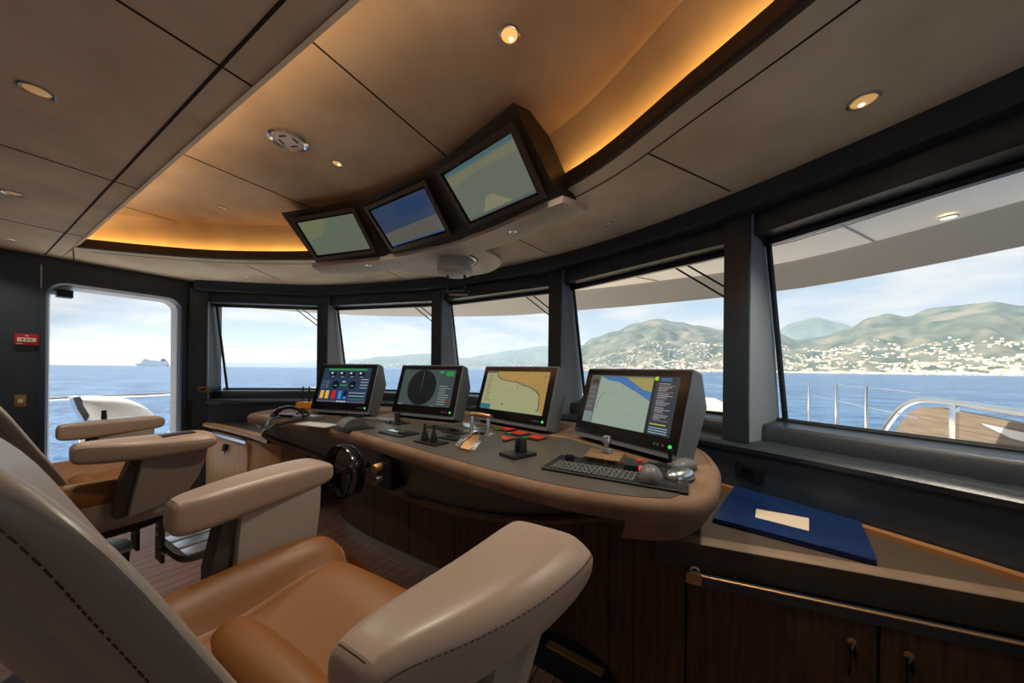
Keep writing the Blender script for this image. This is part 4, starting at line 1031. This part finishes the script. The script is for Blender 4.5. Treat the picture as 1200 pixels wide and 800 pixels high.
def rgap(p, q, w=.01):
    p, q = V(p), V(q); t_ = (q-p).normalized(); nn = V((-t_.y, t_.x, 0))*w/2; b.loft([[p+nn, p-nn, p-nn+V((0, 0, .01)), p+nn+V((0, 0, .01))], [q+nn, q-nn, q-nn+V((0, 0, .01)), q+nn+V((0, 0, .01))]])
for k in (18, 24, 30, 36, 42):
    if k < len(BR): rgap(p3(BI[k], 2.163), p3(BR[k]-NB[k]*.37, 2.213))
mids = [p3(i_.lerp(o_-q*.36, .55), 2.193) for i_, o_, q in zip(BI, BR, NB)]
for p, q in zip(mids, mids[1:]): rgap(p, q, .008)
struct(b, 'trim_21', M['fascia'])
q = V((1.35, 2.35, 2.112)); q = at(1111, 255, 2.193)
t = thing('soffit_light', 'small oval downlight in the white roof overhang beyond the big right window', 'light', q)
MB().lathe([(.03, 0), (.033, -.003), (.038, -.003), (.039, .004), (.03, .004)], 24, Matrix.Translation(q)).build('trim_ring', M['steel'], t)
MB().lathe([(.001, -.002), (.03, -.002), (.03, .003), (.001, .003)], 20, Matrix.Translation(q)).build('bulb', lamp('soffit_bulb', (1, .8, .5, 1), 1.5), t)
# roof slab closing the room from above
b = MB(); b.prism([(1.6, -3.3), (1.6, 1.3), (.3, 2.3), (-.95, 2.65), (-2.2, 2.65), (-3.6, 2.3), (-4.65, 1.4), (-4.65, -3.3)], 2.46, 2.6); struct(b, 'roof', M['white'])
# decks outside
b = MB(); b.prism([(-4.6, -3.3), (-4.6, 1.5), (-3.5, 2.4), (-2.2, 2.8), (-3.2, 3.0), (-5.0, 2.3), (-5.75, .9), (-5.75, -3.3)], -.06, -.005); struct(b, 'deck_port', M['white'])
b = MB(); b.prism([(1.6, -3.3), (1.6, 1.3), (.4, 2.4), (-.9, 2.8), (.2, 3.4), (1.2, 3.3), (2.0, 4.6), (2.05, -3.3)], -.06, -.005); struct(b, 'deck_starboard', M['teakdeck'])
b = MB(); b.prism([(-5.7, -3.3), (2.05, -3.3), (2.05, -9), (-5.7, -9)], -.06, -.005); struct(b, 'bounce_deck_aft', M['white'])  # unseen white deck, added to bounce sunlight in through the aft window
b = MB(); b.prism([(1.5, 4.2), (1.3, 5.5), (.95, 8.0), (.8, 11), (.55, 13.5), (-1.6, 15), (-3.8, 13.5), (-4.6, 9), (-4.8, 4.2), (-3, 4.6), (-.9, 4.6)], .25, .33); struct(b, 'foredeck', mat('foredeck_cream', srgb(216, 192, 162), .6))
b = MB(); b.prism([(4.4, -12), (4.4, 8), (2.5, 10), (1.5, 13.0), (-1.6, 16.5), (-4.2, 13.5), (-6.0, 10), (-7.2, 6), (-7.2, -12)], -8.6, -.6); struct(b, 'hull_bounce_top', M['white'])  # out-of-view hull top, widened and kept white to throw sunlight up under the roof
# starboard bulwark wing with curved steel rail
wx = 2.12
t = thing('bulwark_panel', 'weathered teak bulwark panel outside the big right window', 'bulwark', (wx, 4, 0))
ptsb = [(5.85, .5), (5.7, .68), (5.5, .84), (5.3, .92), (5.0, .95), (4.2, .93), (3.6, .90), (2.4, .84), (1.0, .82), (1.0, -.6), (5.85, -.6)]
b = MB(); b.loft([[V((x, y, z)) for y, z in ptsb] for x in (wx, wx+.06)]); b.build('panel_board', M['teakdeck'], t)
b = MB(); b.loft([[V((x, y, z)) for y, z in ((4.4, .87), (3.9, .86), (1.6, .79), (1.6, .70), (4.1, .80))] for x in (wx-.004, wx)]); b.build('white_inlay', M['white'], t)
t = thing('hand_rail', 'curved polished steel hand rail along the teak bulwark', 'rail', (wx, 4.0, 0))
rp = spline([V((wx, 6.1, .50)), V((wx, 5.92, .68)), V((wx, 5.65, .88)), V((wx, 5.35, .99)), V((wx, 5.0, 1.015)), V((wx, 4.5, 1.015)), V((wx, 3.6, 1.0)), V((wx, 2.6, .985)), V((wx, 1.0, .97))], 6)
MB().tube(rp, .03, 12).build('rail_tube', M['steel'], t)
for y in (4.72, 3.0):
    MB().box((wx-.01, y, .68), (.03, .09, .64), bev=.004).build('rail_post', M['chrome'], t)
# bow stanchions with wires
pos = [(wx+.0, 6.55), (wx, 7.7), (wx, 9.3), (1.25, 12.2)]
lbs = ['steel stanchion nearest the curved hand rail', 'steel stanchion second from the curved hand rail', 'steel stanchion beside the window frame, left of the other two', 'distant steel stanchion seen right of the largest monitor']
for (x, y), lb in zip(pos, lbs):
    t = thing('stanchion', lb, 'stanchion', (x, y, -.6), group='bow stanchions')
    MB().tube([V((x, y, -.6)), V((x, y, 1.1))], .028 if y < 11 else .03, 10).build('post', M['chrome'], t)
    MB().lathe([(.001, 0), (.05, 0), (.05, .02), (.03, .03), (.001, .03)], 16, Matrix.Translation((x, y, -.6))).build('foot', M['steel'], t)
b = MB()
for z in (1.08, .8):
    b.tube([V((wx, 5.3, z-.0)), V((wx, 6.55, z)), V((wx, 7.7, z)), V((wx, 9.3, z)), V((1.25, 12.2, z)), V((.3, 14, z))], .006, 6)
tag(b.build('guard_wire', M['steel']), 'two thin steel guard wires strung between the bow stanchions', 'wire')
# port rail and wing console
t = thing('side_rail', 'long polished steel rail outside the open side door', 'rail', (-5.72, .5, 0))
MB().tube([V((-5.72, -3, .95)), V((-5.72, 3.2, .95))], .022, 10).build('rail_tube', M['chrome'], t)
for y in (-1.0, 2.6): MB().tube([V((-5.72, y, 0)), V((-5.72, y, .95))], .02, 8).build('rail_post', M['chrome'], t)
# bulbous wing station seen through the door
X0 = -5.35
def wx_(px, py): return atx(px, py, X0)
t = thing('wing_control_station', 'white teardrop wing control station on a post outside the side door', 'control station', (X0, .8, 0))
o_l = [wx_(*p) for p in ((88, 466), (120, 464), (150, 468), (172, 478), (182, 490), (176, 497), (150, 498), (120, 500), (104, 496), (94, 482))]
cc = sum(o_l, V())/len(o_l)
rings = []
for x, k in ((-.20, .55), (-.17, .82), (-.10, .97), (0, 1.0), (.06, .97), (.10, .86), (.13, .66), (.15, .40), (.157, .15)):
    rings.append([V((X0+x, cc.y+(p.y-cc.y)*k, cc.z+(p.z-cc.z)*k)) for p in spline(o_l, 4, True)])
b = MB(); b.loft(rings); b.build('station_cover', M['white'], t, ang=80)
e = [wx_(*p) for p in ((83, 465), (92, 464), (103, 484), (98, 494), (88, 478))]
b = MB(); b.loft([[p+V((x, 0, 0)) for p in e] for x in (-.15, .10)]); b.build('end_cap', M['steel'], t)
pp = wx_(99, 500); MB().box((X0, pp.y, pp.z/2), (.06, .06, pp.z+.06), bev=.006).build('post', M['white'], t)
# ferry on the horizon
sd = 3200.0
def far_pt(px, py, dist): r_ = ray(px, py); return V((0, 0, CZ))+r_*dist
q = far_pt(180, 428, sd); q.z = ZSEA
ax = V((cy_, sy_, 0))
t = thing('ferry', 'white ferry far away on the horizon seen through the side door', 'ship', q)
u_ = sd/F; kf = sd/9000
b = MB()
b.loft([[q+ax*u_*a+V((0, 0, z*kf))+V((-sy_, cy_, 0))*(w*kf) for a, z in ((-21, 75), (-17, 0), (16, 0), (17, 75))] for w in (-40, 40)]); b.build('hull', M['white'], t)
b = MB()
for a0, a1, z0, z1 in ((-14, 8, 75, 130), (-12, 6, 130, 165), (-11, -6, 165, 205), (8, 16, 75, 150)):
    b.loft([[q+ax*u_*a+V((0, 0, z*kf))+V((-sy_, cy_, 0))*(w*kf) for a, z in ((a0, z0), (a0, z1), (a1, z1), (a1, z0))] for w in (-30, 30)])
b.build('superstructure', M['white'], t)
b = MB(); b.loft([[q+ax*u_*a+V((0, 0, z*kf))+V((-sy_, cy_, 0))*(w*kf) for a, z in ((9, 150), (9.5, 210), (13, 210), (14, 150))] for w in (-15, 15)]); b.build('funnel', M['grey'], t)

# sea
def seamat():
    m = bpy.data.materials.new('sea_water'); m.use_nodes = True; nt = m.node_tree; p = nt.nodes['Principled BSDF']
    p.inputs['Specular IOR Level'].default_value = .5; p.inputs['Roughness'].default_value = .22; p.inputs['IOR'].default_value = 1.33
    t = nt.nodes.new('ShaderNodeTexCoord')
    def noise(sc, det, strx=1, stry=1):
        mp = nt.nodes.new('ShaderNodeMapping'); mp.inputs['Scale'].default_value = (strx, stry, 1); mp.inputs['Rotation'].default_value = (0, 0, .5)
        nt.links.new(t.outputs['Object'], mp.inputs[0]); n = nt.nodes.new('ShaderNodeTexNoise'); n.inputs['Scale'].default_value = sc; n.inputs['Detail'].default_value = det
        nt.links.new(mp.outputs[0], n.inputs['Vector']); return n
    a = noise(.35, 6, 1, 2.2); c_ = noise(.05, 4, 1, 2)
    ad = nt.nodes.new('ShaderNodeMath'); ad.operation = 'ADD'; nt.links.new(a.outputs['Fac'], ad.inputs[0]); nt.links.new(c_.outputs['Fac'], ad.inputs[1])
    bp = nt.nodes.new('ShaderNodeBump'); bp.inputs['Strength'].default_value = 1.0; bp.inputs['Distance'].default_value = 1.0
    nt.links.new(ad.outputs[0], bp.inputs['Height']); nt.links.new(bp.outputs['Normal'], p.inputs['Normal'])
    r = nt.nodes.new('ShaderNodeValToRGB'); r.color_ramp.elements[0].position = .41; r.color_ramp.elements[0].color = srgb(26, 68, 110)
    r.color_ramp.elements[1].position = .58; r.color_ramp.elements[1].color = srgb(78, 118, 156)
    hf = nt.nodes.new('ShaderNodeMath'); hf.operation = 'MULTIPLY'; hf.inputs[1].default_value = .5; nt.links.new(ad.outputs[0], hf.inputs[0])
    nt.links.new(hf.outputs[0], r.inputs[0]); nt.links.new(r.outputs[0], p.inputs['Base Color'])
    return m
b = MB(); n = 48
rs = [0, 40, 120, 400, 1500, 6000, 20000, 60000]
for k in range(n):
    a0, a1 = 2*PI*k/n, 2*PI*(k+1)/n
    for r0, r1 in zip(rs, rs[1:]):
        b.quad(*[V((r*math.cos(a), r*math.sin(a), ZSEA)) for r, a in (((r0, a0), (r1, a0), (r1, a1), (r0, a1)) if r0 else ((r1, a0), (r1, a1), (0, 0)))])
struct(b, 'sea', seamat(), smooth=False)

# hills: ridge heights by bearing
from mathutils import noise as mn
def bearing(px): r_ = ray(px, 432); return math.atan2(r_.x, r_.y)
def elev(px, py): r_ = ray(px, py); return r_.z/math.hypot(r_.x, r_.y)
def terrain(name, ridge, dist, coast, depth, m_, seed, nr=60, na=420):
    pts = sorted((bearing(px), elev(px, py)) for px, py in ridge)
    def el(a):
        for (a0, e0), (a1, e1) in zip(pts, pts[1:]):
            if a0 <= a <= a1:
                k = (a-a0)/(a1-a0); k = k*k*(3-2*k); return e0+(e1-e0)*k
        return 0
    A0, A1 = pts[0][0], pts[-1][0]; rows = []
    hts = {}
    for i in range(na+1):
        a = A0+(A1-A0)*i/na; col = []
        zr = el(a)*dist-ZSEA*0+9.8
        for j in range(nr+1):
            k = j/nr
            r = coast+(dist-coast)*k if k <= .999 else dist
            prof = (k**1.15)
            x, y = r*math.sin(a), r*math.cos(a)
            nz = mn.fractal(V((x*.0011+seed, y*.0011, seed)), .9, 2.1, 5)*.5
            amp = zr*.42*math.sin(PI*min(1, k*.98))
            z = ZSEA-2+max(0, zr)*prof+nz*amp+((abs(mn.noise(V((x*.0032, y*.0032, seed))))-.2)*zr*.22+mn.noise(V((x*.011, y*.011, seed)))*zr*.05)*math.sin(PI*min(1, k*.97))
            zmax = (el(a)*r)+CZ
            if k < 1: z = min(z, zmax*.985+ZSEA*.0) if zmax > 0 else z
            col.append(V((x, y, max(z, ZSEA-3) if j else ZSEA-5)))
        r = dist+depth; col.append(V((r*math.sin(a), r*math.cos(a), ZSEA-5)))
        rows.append(col)
    b = MB(); b.loft(rows, False, False); return struct(b, name, m_, smooth=True, ang=180), rows
def hillmat(name, c1, c2, c3, sc):
    m = mat(name, c1, .95, spec=.0); nt = m.node_tree; p = nt.nodes['Principled BSDF']
    t = nt.nodes.new('ShaderNodeTexCoord')
    n1 = nt.nodes.new('ShaderNodeTexNoise'); n1.inputs['Scale'].default_value = sc; n1.inputs['Detail'].default_value = 8; n1.inputs['Roughness'].default_value = .65; nt.links.new(t.outputs['Object'], n1.inputs['Vector'])
    r = nt.nodes.new('ShaderNodeValToRGB'); r.color_ramp.elements[0].position = .38; r.color_ramp.elements[0].color = c1; r.color_ramp.elements[1].position = .64; r.color_ramp.elements[1].color = c3
    e = r.color_ramp.elements.new(.5); e.color = c2
    nt.links.new(n1.outputs['Fac'], r.inputs[0]); nt.links.new(r.outputs[0], p.inputs['Base Color']); return m
hm = hillmat('hill_scrub', srgb(62, 74, 62), srgb(94, 100, 82), srgb(130, 122, 102), .006)
hm2 = hillmat('far_hill', srgb(72, 88, 74), srgb(90, 102, 82), srgb(108, 112, 92), .002)
hillA, rowsA = terrain('hills_main', [(640, 432), (672, 412), (695, 396), (720, 388), (745, 378), (770, 373), (795, 377), (815, 381), (845, 386), (880, 384), (905, 388), (935, 398), (965, 394), (990, 386), (1020, 371), (1040, 367), (1062, 370), (1090, 360), (1140, 355), (1160, 353), (1200, 358), (1300, 366), (1500, 380), (1700, 436)], 4200, 2600, 600, hm, 3.1)
hillB, rowsB = terrain('hills_far', [(400, 429), (415, 421), (450, 417), (500, 414), (545, 419), (570, 415), (600, 410), (640, 405), (680, 404), (760, 400), (850, 398), (905, 390), (930, 377), (955, 372), (985, 378), (1010, 388), (1050, 400), (1100, 432)], 9000, 7000, 1200, hm2, 8.4, 18, 200)
hillC, rowsC = terrain('hills_distant', [(225, 428), (262, 424), (330, 425), (370, 423), (420, 420), (500, 418), (560, 420), (640, 430)], 16000, 13500, 1500, hm2, 5.5, 10, 90)
# town scattered on the lower slopes
def town(name, rows, count, kmax, sz, label, m_list):
    b = MB(); na, nr = len(rows)-1, len(rows[0])-2
    for _ in range(count):
        i = random.random()*na; jj = (random.random()**1.9)*kmax*nr+.6
        cl = mn.noise(V((i*.09, jj*.35, 2.0)))
        if cl < -.08 and jj > 2: continue
        i0, j0 = int(i), int(jj); p = rows[i0][min(j0, nr)].lerp(rows[min(i0+1, na)][min(j0, nr)], i-i0).lerp(rows[i0][min(j0+1, nr)].lerp(rows[min(i0+1, na)][min(j0+1, nr)], i-i0), jj-j0)
        w, h = sz*(.5+random.random()), sz*(.4+random.random()*.55)
        b.m(random.choice(m_list)); b.box(p+V((0, 0, h*.3)), (w, w*.8, h), Matrix.Rotation(math.atan2(-p.x, p.y)+random.uniform(-.4, .4), 4, 'Z'))
    o = b.build(name, None, smooth=False); o['kind'] = 'stuff'; o['label'] = label; o['category'] = 'town'
hs = [mat('house_white', srgb(240, 236, 226), .8), mat('house_cream', srgb(226, 208, 180), .8), mat('house_sand', srgb(224, 208, 188), .8)]
town('hillside_houses', rowsA, 6800, .46, 13, 'white and cream houses of the coastal town scattered over the green hillside', hs)
town('distant_houses', rowsB, 1400, .35, 28, 'pale haze-softened houses of the distant coastal town beyond the middle windows', hs)

# sea haze over the coast
hz = bpy.data.materials.new('sea_haze'); hz.use_nodes = True; nt = hz.node_tree; nt.nodes.clear()
o_ = nt.nodes.new('ShaderNodeOutputMaterial'); v_ = nt.nodes.new('ShaderNodeVolumeScatter'); v_.inputs['Color'].default_value = (.50, .62, .74, 1); v_.inputs['Density'].default_value = 1.5e-4; v_.inputs['Anisotropy'].default_value = .2
nt.links.new(v_.outputs[0], o_.inputs['Volume'])
b = MB(); b.prism([(-26000, 900), (26000, 900), (26000, 26000), (-26000, 26000)], -8.4, 720); o_ = b.build('haze', hz, smooth=False); o_['kind'] = 'stuff'; o_['label'] = 'pale sea haze lying over the distant coast and horizon'; o_['category'] = 'haze'
# ================================================================ SKY, SUN, CAMERA
w = bpy.data.worlds.new('sky'); bpy.context.scene.world = w; w.use_nodes = True; nt = w.node_tree
bg = nt.nodes['Background']
t = nt.nodes.new('ShaderNodeTexCoord'); s = nt.nodes.new('ShaderNodeSeparateXYZ'); nt.links.new(t.outputs['Generated'], s.inputs[0])
r = nt.nodes.new('ShaderNodeValToRGB'); el_ = r.color_ramp.elements
el_[0].position = .0; el_[0].color = srgb(212, 226, 240); el_[1].position = .6; el_[1].color = srgb(150, 186, 222)
e = el_.new(.12); e.color = srgb(208, 226, 242); e = el_.new(.28); e.color = srgb(176, 208, 236)
nt.links.new(s.outputs['Z'], r.inputs[0])
# clouds on a plane overhead
dv_ = nt.nodes.new('ShaderNodeMath'); dv_.operation = 'ADD'; dv_.inputs[1].default_value = .12; nt.links.new(s.outputs['Z'], dv_.inputs[0])
vm = nt.nodes.new('ShaderNodeVectorMath'); vm.operation = 'DIVIDE'; nt.links.new(t.outputs['Generated'], vm.inputs[0])
cb = nt.nodes.new('ShaderNodeCombineXYZ'); [nt.links.new(dv_.outputs[0], cb.inputs[k]) for k in range(3)]; nt.links.new(cb.outputs[0], vm.inputs[1])
n1 = nt.nodes.new('ShaderNodeTexNoise'); n1.inputs['Scale'].default_value = 1.15; n1.inputs['Detail'].default_value = 8; n1.inputs['Roughness'].default_value = .55; nt.links.new(vm.outputs[0], n1.inputs['Vector'])
cr = nt.nodes.new('ShaderNodeValToRGB'); cr.color_ramp.elements[0].position = .43; cr.color_ramp.elements[1].position = .62; nt.links.new(n1.outputs['Fac'], cr.inputs[0])
mx = nt.nodes.new('ShaderNodeMix'); mx.data_type = 'RGBA'; nt.links.new(cr.outputs[0], mx.inputs[0]); nt.links.new(r.outputs[0], mx.inputs[6]); mx.inputs[7].default_value = srgb(250, 250, 250)
nt.links.new(mx.outputs[2], bg.inputs[0]); bg.inputs[1].default_value = .95
sun = bpy.data.lights.new('sun', 'SUN'); sun.energy = 9.0; sun.angle = math.radians(.6); sun.color = (1, .93, .82)
so = bpy.data.objects.new('sun', sun); C.objects.link(so)
dv = V((.50, .22, -.84)).normalized(); so.rotation_euler = dv.to_track_quat('-Z', 'Y').to_euler()

sc = bpy.context.scene
cam = bpy.data.cameras.new('camera'); co = bpy.data.objects.new('camera', cam); C.objects.link(co); sc.camera = co
cam.sensor_width = 36; cam.lens = F/1200*36; cam.shift_y = (PY-400)/1200; cam.clip_start = .02; cam.clip_end = 120000
co.matrix_world = Matrix.Translation((0, 0, CZ)) @ Matrix.Rotation(YAW, 4, 'Z') @ Matrix.Rotation(PI/2, 4, 'X') @ Matrix.Rotation(ROLL, 4, 'Z')
sc.view_settings.view_transform = 'Standard'; sc.view_settings.look = 'None'; sc.view_settings.gamma = 1; sc.view_settings.use_curve_mapping = False
sc.view_settings.exposure = 0.0
sc.cycles.use_denoising = True
sc.cycles.volume_bounces = 2; sc.cycles.max_bounces = 10; sc.cycles.diffuse_bounces = 6; sc.cycles.transparent_max_bounces = 16
sc.cycles.sample_clamp_indirect = 6
